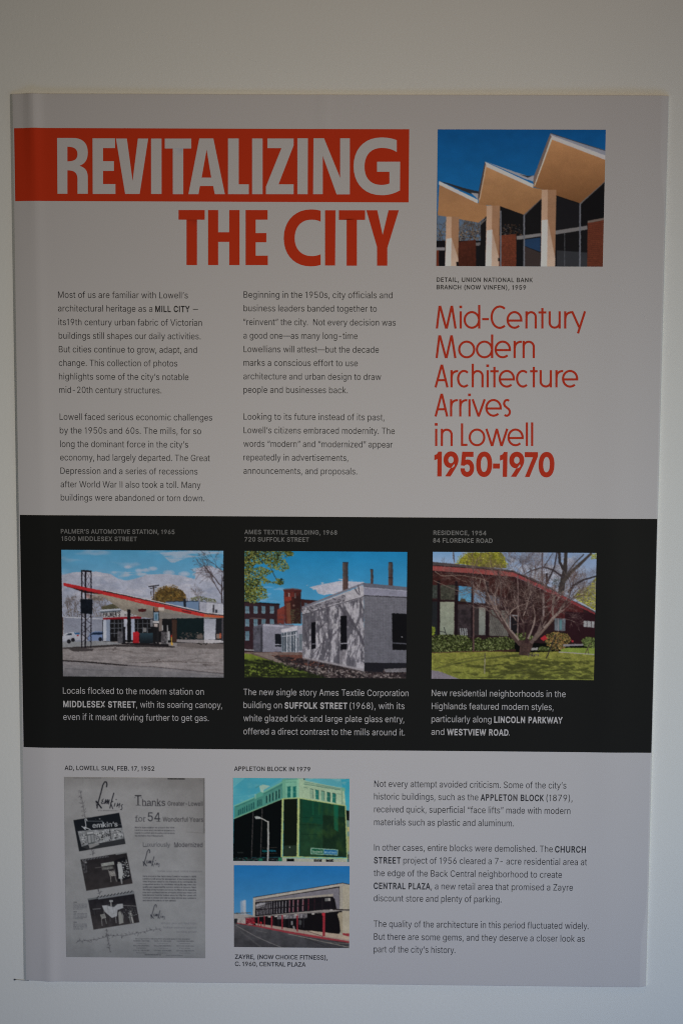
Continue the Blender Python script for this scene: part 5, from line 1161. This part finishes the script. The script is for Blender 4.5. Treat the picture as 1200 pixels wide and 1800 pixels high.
for i, t in enumerate(body): p.text(t, 654, 1052 if i < 9 else 900, 890 + i * 20.2, 10.5, (38, 39, 46), 12)
for i, (t, a) in enumerate((("Where you will find high", 790), ("fashion womens apparel", 806), ("sensibly priced", 906))): p.text(t, a, 1054, 1244 + i * 32, 15, (78, 80, 88), -6)
p.text("Greetings from the following firms who participated in this renovation", 600, 1006, 1360, 9, (44, 46, 52), 6)
for x, ww in ((584, 120), (738, 130), (906, 130)):
    for i in range(3):
        p.text(("THORNDIKE AND SONS", "WILLIAM DRAPEAU", "CITY HALL AND PALMER")[i], x, x + ww, 1376 + i * 36, 8, (50, 52, 58), 8)
        p.text(("Contractors", "Fixtures", "Electrical Work")[i], x + 24, x + ww - 26, 1393 + i * 36, 7, (60, 62, 68), 4)
p.text("BATON AND BLAKE CO", 672, 790, 1480, 9, (44, 46, 52), 10); p.text("Cooling Store Fixtures", 830, 954, 1484, 8, (54, 56, 62), 4)
for blk in (1082, 1154, 1232):
    p.text("HOSE", 138, 162, blk + 6, 7, (44, 46, 52), 12)
    for i in range(5): p.text(("smart quiet room for you", "select fresh fashions with", "ease and personal service", "and every new dress shop", "under one friendly roof")[(i + blk) % 5], 136, 238 - (i == 4) * 30, blk + 18 + i * 9.6, 6.5, (62, 64, 72), 8)
# twig garlands
def garland(pts, n):
    for i in range(n):
        t = i / n * (len(pts) - 1); k = int(t); fr = t - k
        x = pts[k][0] + (pts[k + 1][0] - pts[k][0]) * fr; y = pts[k][1] + (pts[k + 1][1] - pts[k][1]) * fr
        p.tree(x, y, p.rs.uniform(9, 18), p.rs.uniform(0, 360), 2.6, 1, [(60, 60, 66), (44, 44, 50)], 50, .8)
    p.l(pts, 2.4, (56, 56, 62), .8)
garland([(184, 250), (196, 310), (206, 370), (216, 420), (226, 470)], 26); garland([(272, 690), (282, 740)], 7); garland([(324, 985), (332, 1030)], 7); garland([(384, 1282), (388, 1330), (402, 1390), (412, 1460)], 18)
garland([(166, 1378), (240, 1372), (340, 1356), (420, 1330), (520, 1334), (600, 1316), (690, 1296), (790, 1278)], 46)
# three tilted shop views
q1 = [(133, 470), (476, 412), (524, 644), (177, 703)]
p.f(q1, (18, 22, 28), (26, 28, 32)); p.f([(166, 552), (500, 524), (512, 604), (330, 640), (196, 668)], (112, 116, 122), noise=.25, ns=20)
p.f([(196, 668), (246, 650), (250, 676), (330, 640), (512, 604), (520, 640), (250, 690)], (40, 42, 46)); p.f([(246, 652), (320, 640), (330, 650), (256, 680)], (110, 112, 116))
p.f([(228, 556), (284, 548), (296, 640), (244, 652)], (70, 74, 78)); p.f([(232, 560), (282, 553), (284, 568), (236, 576)], (136, 140, 146)); p.f([(240, 584), (262, 580), (266, 636), (248, 640)], (118, 122, 128)); p.f([(266, 580), (284, 576), (290, 630), (272, 634)], (112, 116, 122))
p.spk([(290, 560), (500, 530), (508, 600), (300, 636)], 110, (5, 20), [(24, 26, 30), (140, 144, 148), (60, 62, 66), (128, 132, 136)]); p.l([(404, 536), (414, 610)], 4, (20, 22, 26)); p.spk([(180, 570), (226, 570), (240, 640), (200, 650)], 26, (5, 14), [(30, 32, 36), (140, 142, 146)])
W_ = (150, 156, 164)
p.l([(236, 476), (230, 460), (220, 462), (226, 500), (228, 532)], 6, W_); p.l([(196, 514), (224, 540), (214, 520), (262, 540)], 6, W_); p.l([(226, 476), (352, 476), (352, 530)], 4, (96, 104, 112)); 
p.text("emkin’s", 276, 464, 526, 34, W_, 10, slant=.07)
for x in (472, 482, 492): p.f(rect(x, 500, x + 4, 504), (110, 114, 120))
p.f(rect(326, 456, 336, 462), (130, 134, 138)); p.f(rect(298, 460, 302, 464), (90, 94, 98))
q2 = [(187, 764), (532, 706), (578, 940), (232, 998)]
p.f(q2, (30, 29, 32), (44, 42, 44), noise=.12, ns=40)
p.l([(200, 770), (300, 752), (396, 738)], 10, (84, 86, 92)); 
for i in range(9): p.l([(206 + i * 22, 776 - i * 4), (222 + i * 22, 762 - i * 4)], 4, (20, 20, 24))
p.f([(340, 792), (436, 776), (440, 800), (344, 816)], (112, 116, 116), noise=.2, ns=8); p.f([(346, 822), (410, 812), (430, 812), (436, 830), (350, 842)], (78, 80, 80), noise=.3, ns=8); p.l([(296, 826), (344, 818)], 3, (90, 90, 92)); p.f([(440, 770), (520, 740), (560, 900), (470, 930)], (20, 20, 24))
p.spk([(470, 780), (536, 764), (562, 880), (500, 910)], 120, (6, 20), [(130, 134, 138), (70, 74, 78), (22, 22, 26), (108, 112, 116)]); p.f([(462, 796), (494, 788), (506, 850), (500, 904), (474, 906), (470, 850)], (136, 140, 144)); p.f(rect(466, 780, 482, 796), (124, 126, 128)); p.f([(484, 904), (500, 904), (502, 944), (494, 946)], (110, 112, 116))
p.f([(400, 850), (440, 844), (450, 882), (412, 888)], (104, 104, 104), noise=.3, ns=6); p.l([(414, 888), (416, 930)], 4, (118, 118, 118)); p.l([(446, 884), (458, 926)], 4, (110, 110, 112)); p.l([(396, 840), (410, 888)], 5, (96, 96, 98)); p.l([(440, 836), (452, 886)], 4, (90, 90, 94)); p.l([(450, 722), (530, 708)], 10, (104, 108, 112)); p.f([(190, 780), (230, 772), (240, 860), (214, 866)], (50, 50, 54), noise=.5, ns=8); p.spk(rect(206, 770, 240, 790), 14, (4, 10), [(116, 118, 122)])
q3 = [(243, 1056), (586, 998), (630, 1232), (287, 1290)]
p.f(q3, (22, 22, 27), (48, 46, 48), noise=.15, ns=30); p.l([(246, 1062), (330, 1048), (586, 1004)], 13, (84, 88, 92)); p.l([(320, 1054), (590, 1010)], 16, (96, 100, 106))
for i in range(11): p.l([(310 + i * 25, 1052 - i * 4.3), (326 + i * 25, 1036 - i * 4.3)], 5, (24, 24, 30))
p.f([(350, 1108), (432, 1100), (504, 1092), (512, 1122), (466, 1140), (462, 1186), (424, 1200), (366, 1150)], (132, 136, 142), noise=.06, ns=12); p.f([(384, 1108), (470, 1092), (440, 1118)], (40, 42, 46)); p.l([(416, 1072), (418, 1112)], 8, (124, 126, 130)); p.f(rect(404, 1066, 432, 1080), (120, 124, 128)); p.l([(452, 1190), (456, 1238)], 5, (110, 112, 116)); p.l([(410, 1196), (412, 1226)], 4, (70, 72, 76)); p.l([(390, 1110), (396, 1150)], 2, (90, 92, 96)); p.l([(430, 1116), (436, 1170)], 2, (90, 92, 96))
p.f([(336, 1176), (370, 1168), (380, 1200), (346, 1210)], (110, 112, 112), noise=.3, ns=6); p.l([(346, 1208), (352, 1260)], 4, (112, 114, 116)); p.l([(374, 1204), (384, 1244)], 4, (108, 110, 112)); p.l([(364, 1150), (372, 1200)], 4, (100, 102, 104)); p.l([(280, 1136), (340, 1130)], 6, (84, 86, 90)); p.l([(290, 1142), (296, 1180)], 3, (54, 56, 60))
p.f([(470, 1160), (486, 1146), (500, 1180), (512, 1236), (478, 1248)], (112, 114, 114)); p.f([(496, 1150), (510, 1180), (510, 1230)], (104, 106, 108)); p.l([(500, 1104), (606, 1110)], 4, (96, 98, 100)); p.f([(556, 1150), (566, 1144), (588, 1236), (576, 1240)], (128, 130, 130)); p.f([(546, 1160), (556, 1156), (568, 1236), (562, 1238)], (96, 98, 100)); p.spk([(500, 1116), (600, 1104), (620, 1180), (530, 1200)], 60, (5, 15), [(24, 24, 28), (90, 94, 96), (60, 62, 66)])
p.done("newspaper_advertisement", "grey reproduction of an old shop advertisement with three tilted black and white views")

# --- 6: dark glass block
p = Picture([(97, 170), (1075, 175), (1072, 877), (101, 867)], (390, 1330, 4.8), LOWW, 41, .3, .8)
p.f(rect(80, 160, 1090, 900), (72, 136, 150), (40, 132, 160))
p.cloud(rect(90, 160, 540, 420), (104, 152, 156), 160, 70, -.1, .6, .8); p.f([(97, 170), (520, 170), (420, 230), (300, 300), (97, 330)], (40, 122, 148), al=.45); p.f([(97, 170), (200, 172), (130, 230), (97, 260)], (90, 148, 158), al=.6); p.f([(1000, 175), (1080, 175), (1080, 440), (1044, 400)], (44, 128, 150), (52, 138, 158))
p.cloud(rect(660, 165, 1080, 260), (110, 152, 156), 100, 40, -.1, .6, .8)
# stone upper storeys
ST, SS_ = (66, 116, 108), (128, 152, 132)
p.f([(112, 402), (276, 330), (500, 208), (518, 186), (520, 340), (112, 512)], ST, (54, 116, 108), noise=.04, ns=30)
p.f([(320, 240), (348, 226), (410, 240), (356, 272), (354, 296), (330, 290)], (128, 158, 150)); p.f([(280, 316), (330, 286), (356, 300), (350, 320), (284, 346)], (70, 132, 120)); p.l([(318, 236), (286, 256)], 4, (50, 100, 100)); p.l([(286, 306), (286, 344)], 6, (130, 160, 150))
p.l([(112, 404), (276, 334)], 8, (96, 150, 136)); p.l([(356, 290), (518, 204)], 11, (92, 146, 130)); p.l([(118, 416), (276, 350)], 4, (36, 84, 80)); p.l([(356, 306), (516, 226)], 4, (40, 88, 82))
for i in range(30): p.l([(362 + i * 5.3, 300 - i * 2.8), (362 + i * 5.3, 306 - i * 2.8)], 2, (44, 92, 86))
for i, x in enumerate((142, 158, 175, 192, 212, 232, 250, 268)): p.f([(x, 440 - i * 9), (x + 9, 436 - i * 9), (x + 9, 482 - i * 7.6), (x, 486 - i * 7.6)], (22, 64, 66))
for i, x in enumerate((302, 316, 332)): p.f([(x, 360 - i * 6), (x + 9, 356 - i * 6), (x + 9, 410 - i * 5), (x, 414 - i * 5)], (20, 60, 62))
for i, x in enumerate((376, 402, 428, 456, 480)): p.f([(x, 322 - i * 13), (x + 14, 315 - i * 13), (x + 14, 376 - i * 10), (x, 384 - i * 10)], (18, 54, 54)); p.l([(x + 15, 315 - i * 13), (x + 15, 378 - i * 10)], 4, (110, 156, 140))
p.f([(518, 184), (640, 178), (642, 338), (518, 342)], (100, 150, 132), noise=.03, ns=20); p.f([(640, 178), (690, 176), (706, 196), (1004, 254), (1030, 256), (1040, 402), (830, 368), (640, 336)], SS_, (136, 158, 134), noise=.03, ns=24)
p.f([(510, 184), (540, 178), (540, 340), (514, 342)], (88, 140, 122)); p.f(rect(634, 174, 652, 338), (116, 158, 138)); p.l([(512, 188), (640, 180)], 9, (76, 128, 116)); p.l([(540, 208), (630, 204)], 3, (60, 110, 100))
for x in (554, 600): p.f([(x, 246), (x + 26, 242), (x + 28, 332), (x, 336)], (24, 88, 84)); p.l([(x, 290), (x + 26, 288)], 4, (70, 130, 118)); p.l([(x - 3, 246), (x + 30, 241)], 4, (40, 90, 84))
p.l([(692, 204), (1006, 262)], 5, (84, 116, 104)); p.l([(690, 222), (1000, 272)], 5, (70, 104, 94))
for i in range(48): p.l([(694 + i * 6.4, 208 + i * 1.15), (694 + i * 6.4, 220 + i * 1.1)], 2.2, (78, 108, 98))
p.f([(688, 172), (698, 170), (700, 190), (690, 188)], (30, 50, 50)); p.l([(690, 248), (724, 256)], 3, (60, 92, 84)); p.l([(968, 302), (1006, 308)], 3, (60, 92, 84)); p.f([(1004, 248), (1034, 254), (1036, 280), (1010, 278)], (92, 140, 124)); p.l([(1008, 260), (1014, 392)], 6, (92, 124, 108))
for x, y, c in ((742, 260, (116, 142, 124)), (788, 268, (28, 96, 90)), (836, 278, (92, 132, 116)), (884, 288, (30, 84, 76)), (930, 296, (30, 92, 84))):
    p.f([(x, y), (x + 28, y + 6), (x + 28, y + 84), (x, y + 78)], c); p.l([(x - 2, y), (x + 28, y + 6), (x + 28, y + 84)], 4, (40, 60, 56)); p.l([(x, y + 38), (x + 28, y + 42)], 3, (90, 130, 116))
# dark cladding
p.f([(105, 516), (512, 346), (510, 832), (101, 838)], (4, 8, 9)); p.f([(524, 348), (638, 344), (636, 826), (520, 830)], (12, 18, 12)); p.f([(656, 344), (1038, 404), (1052, 836), (654, 828)], (18, 50, 36), (28, 54, 36), noise=.12, ns=60)
p.f([(850, 480), (1044, 500), (1052, 836), (850, 832)], (14, 26, 18), al=.55); p.f([(680, 350), (850, 372), (850, 560), (680, 540)], (10, 56, 44), al=.5)
p.f([(940, 392), (978, 398), (978, 620), (946, 600)], (16, 84, 66), al=.75); p.f([(760, 366), (776, 368), (776, 480), (762, 480)], (20, 72, 52), al=.6); p.f([(812, 372), (824, 374), (820, 480), (812, 480)], (30, 78, 50), al=.5)
for y in (500, 560, 640): p.l([(668, y), (840, y + 6)], 5, (10, 34, 24), .6)
p.cloud([(660, 360), (1036, 410), (1046, 820), (660, 810)], (50, 74, 34), 70, 110, .25, .6, .35)
p.f([(524, 736), (632, 734), (632, 822), (522, 826)], (28, 40, 32)); p.f(rect(570, 744, 578, 756), (130, 140, 130))
for x in (262, 338): p.l([(x + 6, 450 - (x - 262) * .35), (x - 6, 830)], 4.5, (74, 70, 72))
YF = (142, 156, 104)
for q, w in (([(516, 344), (508, 832)], 15), ([(648, 340), (642, 834)], 18), ([(1040, 400), (1056, 846)], 10), ([(508, 346), (646, 338), (1042, 404)], 7), ([(506, 832), (640, 832), (1058, 846)], 9)): p.l(q, w, YF)
p.l([(105, 512), (512, 344)], 6, (110, 150, 122))
p.f([(750, 754), (978, 770), (976, 820), (748, 808)], (112, 144, 130)); p.f([(758, 762), (856, 768), (854, 806), (756, 802)], (20, 74, 54)); p.f([(862, 770), (972, 776), (970, 814), (860, 808)], (16, 74, 116)); p.text("Baybank", 764, 848, 796, 18, (146, 158, 146), 26); p.text("Middlesex", 868, 966, 802, 18, (130, 160, 170), 26)
p.l([(346, 756), (466, 752)], 3, (70, 60, 56)); p.l([(340, 806), (468, 800)], 3, (60, 50, 46)); p.text("Baybank", 346, 396, 788, 15, (16, 116, 124), 24); p.text("Middlesex", 402, 462, 786, 15, (20, 110, 140), 24); p.text("BANK", 140, 190, 800, 10, (56, 60, 60), 16)
# street level
p.f([(101, 838), (512, 834), (512, 872), (101, 870)], (16, 20, 22)); p.spk(rect(104, 842, 510, 868), 60, (6, 22), [(40, 44, 48), (14, 70, 54), (70, 70, 74)]); p.f(rect(480, 838, 546, 872), (34, 96, 74)); p.f(rect(318, 844, 348, 868), (24, 84, 66)); p.f([(512, 838), (1056, 852), (1056, 880), (512, 874)], (140, 144, 132)); p.f(rect(548, 846, 612, 876), (6, 10, 8)); p.f(rect(778, 850, 842, 878), (22, 20, 18)); p.f(rect(878, 852, 940, 880), (14, 12, 12)); p.spk(rect(620, 848, 1050, 876), 50, (5, 14), [(120, 126, 118), (150, 150, 140)])
p.f([(1044, 440), (1080, 445), (1080, 880), (1060, 880)], (92, 116, 108)); p.f([(1046, 442), (1080, 446), (1080, 530), (1050, 524)], (10, 14, 14)); p.f([(1054, 580), (1080, 582), (1080, 620), (1056, 618)], (148, 144, 96)); p.f([(1056, 660), (1080, 662), (1080, 790), (1060, 786)], (130, 130, 84)); p.f([(1058, 810), (1080, 812), (1080, 880), (1062, 878)], (22, 24, 22))
p.l([(392, 868), (396, 700), (394, 534)], 12, (140, 142, 142)); p.l([(394, 540), (350, 514), (320, 504)], 8, (140, 142, 142)); p.f([(280, 494), (306, 490), (334, 500), (330, 512), (290, 514)], (132, 138, 140))
p.done("photograph", "printed photo of a corner block with dark glass cladding under old stone storeys")

# --- 7: retail arcade
p = Picture([(105, 87), (1076, 96), (1074, 786), (107, 776)], (390, 1500, 4.8), LOWW, 51, .3, .8)
p.f(rect(90, 70, 1090, 560), (26, 92, 148), (66, 120, 160))
p.spk([(107, 500), (130, 480), (270, 486), (270, 520), (107, 520)], 40, (8, 20), [(70, 66, 62), (90, 86, 80)])
p.f([(107, 498), (205, 494), (272, 510), (272, 590), (107, 572)], (128, 126, 126)); p.f(rect(107, 536, 136, 572), (30, 32, 36)); p.f(rect(160, 390, 178, 500), (110, 132, 156), al=.8); p.f([(178, 385), (208, 380), (208, 500), (180, 500)], (134, 146, 160)); p.l([(170, 380), (170, 500)], 3, (150, 150, 156)); p.l([(196, 374), (196, 500)], 3, (156, 150, 150)); p.f(rect(136, 548, 205, 580), (140, 134, 132), noise=.2, ns=8); p.l([(107, 492), (250, 486)], 5, (60, 58, 56))
# building body
p.f([(268, 362), (1016, 240), (1076, 252), (1076, 690), (280, 570)], (138, 134, 126))
p.f([(280, 372), (1000, 262), (990, 660), (286, 570)], (18, 16, 18))
p.f([(288, 382), (986, 276), (992, 460), (950, 460), (936, 352), (880, 350), (288, 396)], (102, 100, 108), (94, 92, 100))
p.f([(292, 392), (936, 328), (936, 352), (880, 352), (292, 402)], (134, 128, 120))
p.f([(268, 362), (1016, 240), (1016, 262), (288, 380), (284, 520), (266, 518)], (142, 138, 132)); p.l([(270, 358), (700, 290), (1016, 238), (1076, 252)], 5, (30, 28, 30))
p.f([(990, 264), (1076, 256), (1076, 470), (992, 456)], (142, 137, 124)); p.f([(990, 262), (1016, 258), (1018, 460), (992, 458)], (134, 130, 122)); p.f([(930, 352), (950, 370), (966, 460), (950, 462)], (16, 14, 16))
# upper window band
p.f([(290, 396), (880, 352), (930, 360), (952, 460), (284, 512)], (18, 16, 20))
for i, x in enumerate([302, 312, 323, 334, 346, 358, 370, 382, 395, 409, 424, 446, 468, 490, 516, 542, 572, 604, 642, 684, 730, 782]):
    t = (x - 290) / 590; y0 = 400 - 46 * t - 4; y1 = 512 - 50 * t; c = (124, 122, 128) if x < 560 else (116, 100, 108)
    w = 4 + 6 * t if x < 700 else 4
    p.l([(x, y0 + 8), (x - 2, y1 - 6)], w, c if x < 700 else (104, 40, 56), .95 if x < 740 else .4)
    if x > 560 and x < 740: p.l([(x + w * .6, y0 + 8), (x - 2 + w * .6, y1 - 6)], 2.5, (120, 36, 50))
p.l([(290, 462), (560, 440), (900, 400)], 7, (22, 18, 22)); p.l([(292, 426), (420, 396)], 6, (60, 58, 64)); p.f([(290, 420), (330, 405), (372, 402), (372, 424), (292, 452)], (128, 128, 134), noise=.15, ns=8); p.l([(300, 440), (420, 404), (600, 376)], 4, (16, 14, 16))
p.f([(868, 364), (912, 362), (912, 388), (868, 390)], (92, 92, 92)); p.f(rect(896, 364, 914, 388), (140, 138, 136)); p.l([(845, 370), (846, 458)], 5, (36, 30, 34)); p.l([(914, 392), (916, 456)], 4, (30, 26, 28))
# canopy, shopfronts, columns
p.f([(200, 526), (860, 474), (1010, 468), (1016, 600), (990, 664), (700, 640), (300, 580)], (14, 12, 14)); p.f([(470, 500), (720, 484), (720, 530), (470, 540)], (92, 90, 94), noise=.4, ns=10)
for x in (440, 480, 530, 570, 600, 660, 690): p.l([(x, 500), (x, 610)], 4, (44, 42, 48))
p.f([(586, 556), (598, 556), (598, 590), (586, 590)], (110, 110, 112)); p.f([(650, 548), (672, 548), (672, 588), (650, 586)], (56, 58, 60)); p.f([(600, 600), (612, 596), (622, 630), (604, 630)], (112, 110, 110))
p.f([(200, 524), (860, 462), (1076, 458), (1076, 470), (1010, 470), (880, 486), (600, 498), (205, 532)], (118, 114, 112)); p.l([(880, 456), (1076, 464)], 9, (26, 22, 24)); p.l([(200, 528), (860, 480)], 3, (60, 56, 58))
p.f([(984, 486), (1016, 480), (1018, 664), (1000, 660), (990, 560), (972, 500)], (128, 120, 104)); p.f([(1016, 472), (1076, 470), (1076, 664), (1016, 664)], (142, 136, 122)); p.f([(1016, 658), (1076, 660), (1076, 686), (1018, 680)], (122, 44, 50))
p.f([(280, 574), (420, 592), (700, 636), (1018, 672), (1076, 688), (1076, 726), (840, 692), (560, 646), (300, 596)], (132, 118, 110)); p.f([(690, 636), (760, 638), (980, 664), (1076, 690), (1076, 712), (900, 690)], (146, 132, 118)); p.l([(720, 640), (850, 684)], 4, (60, 44, 42))
p.f([(128, 570), (300, 592), (560, 640), (860, 690), (1076, 726), (1076, 740), (840, 706), (560, 658), (300, 604), (128, 576)], (118, 46, 53))
p.f(rect(205, 530, 272, 580), (92, 22, 34)); p.spk(rect(208, 530, 285, 590), 60, (5, 14), [(140, 36, 48), (50, 16, 24), (160, 110, 110)])
for x, y0, y1, w in ((235, 526, 578, 5), (255, 524, 582, 5), (272, 522, 592, 7), (313, 520, 594, 9), (334, 560, 600, 7), (363, 516, 598, 8), (424, 514, 612, 10), (512, 506, 626, 11), (638, 498, 644, 12), (860, 488, 684, 21)):
    p.f(rect(x - w / 2, y0, x + w / 2, y1), (124, 36, 45), (116, 36, 45)); p.l([(x - w / 2, y0), (x - w / 2, y1)], 1.5, (90, 26, 36))
p.f([(840, 488), (872, 486), (866, 516), (848, 514)], (140, 36, 46)); p.f([(334 + 9 * math.cos(t), 570 + 9 * math.sin(t)) for t in np.linspace(0, 6, 8)], (150, 26, 36)); p.f([(278 + 8 * math.cos(t), 568 + 8 * math.sin(t)) for t in np.linspace(0, 6, 8)], (140, 30, 40))
for x, y in ((770, 496), (628, 504), (532, 512), (458, 516), (404, 520), (920, 464)): p.f([(x - 14, y - 4), (x + 12, y - 6), (x + 12, y + 5), (x - 10, y + 6)], (150, 148, 146))
# road
p.f([(107, 574), (300, 604), (560, 658), (840, 706), (1076, 742), (1074, 790), (107, 780)], (66, 66, 70), (50, 50, 54), noise=.14, ns=50)
p.l([(120, 590), (300, 690), (420, 742), (500, 775)], 5, (108, 106, 106), .8); p.l([(560, 664), (700, 694), (900, 740), (1074, 776)], 5, (120, 116, 108), .85); p.l([(880, 738), (1074, 744)], 4, (120, 116, 108), .7); p.l([(300, 636), (380, 652)], 4, (110, 108, 108), .6); p.l([(160, 640), (340, 780)], 14, (78, 78, 80), .4); p.l([(700, 700), (860, 760)], 8, (36, 36, 38), .6)
p.done("photograph", "printed photo of a long retail arcade with red columns beside a road")

# ------------------------------------------------------------------ small pin and wire at the lower left corner
pin = bpy.data.objects.new("pin", None); coll.objects.link(pin)
a = px(27, 1721.5); b = px(52, 1723)
pin.location = (a[0], 0, a[1])
tag(pin, "small dark pin with a short wire to the poster's lower left corner", "pin")


def rod(name, p0, p1, r0, r1, n=10):
    p0, p1 = Vector(p0), Vector(p1)
    d = (p1 - p0).normalized(); e = d.orthogonal().normalized(); g = d.cross(e)
    v = [tuple(p0 + (e * math.cos(2 * math.pi * i / n) + g * math.sin(2 * math.pi * i / n)) * r0) for i in range(n)]
    v += [tuple(p1 + (e * math.cos(2 * math.pi * i / n) + g * math.sin(2 * math.pi * i / n)) * r1) for i in range(n)]
    return mesh_object(name, v, [(i, (i + 1) % n, (i + 1) % n + n, i + n) for i in range(n)] + [tuple(range(n))[::-1], tuple(range(n, 2 * n))], M_PIN, pin, False)


rod("pin_head", (0, 0.001, 0), (0, -0.0022, 0), 0.0011, 0.0008)
rod("wire", (0, -0.0010, 0), (b[0] - a[0], -0.0012, b[1] - a[1] - 0.0002), 0.00026, 0.00022, 6)
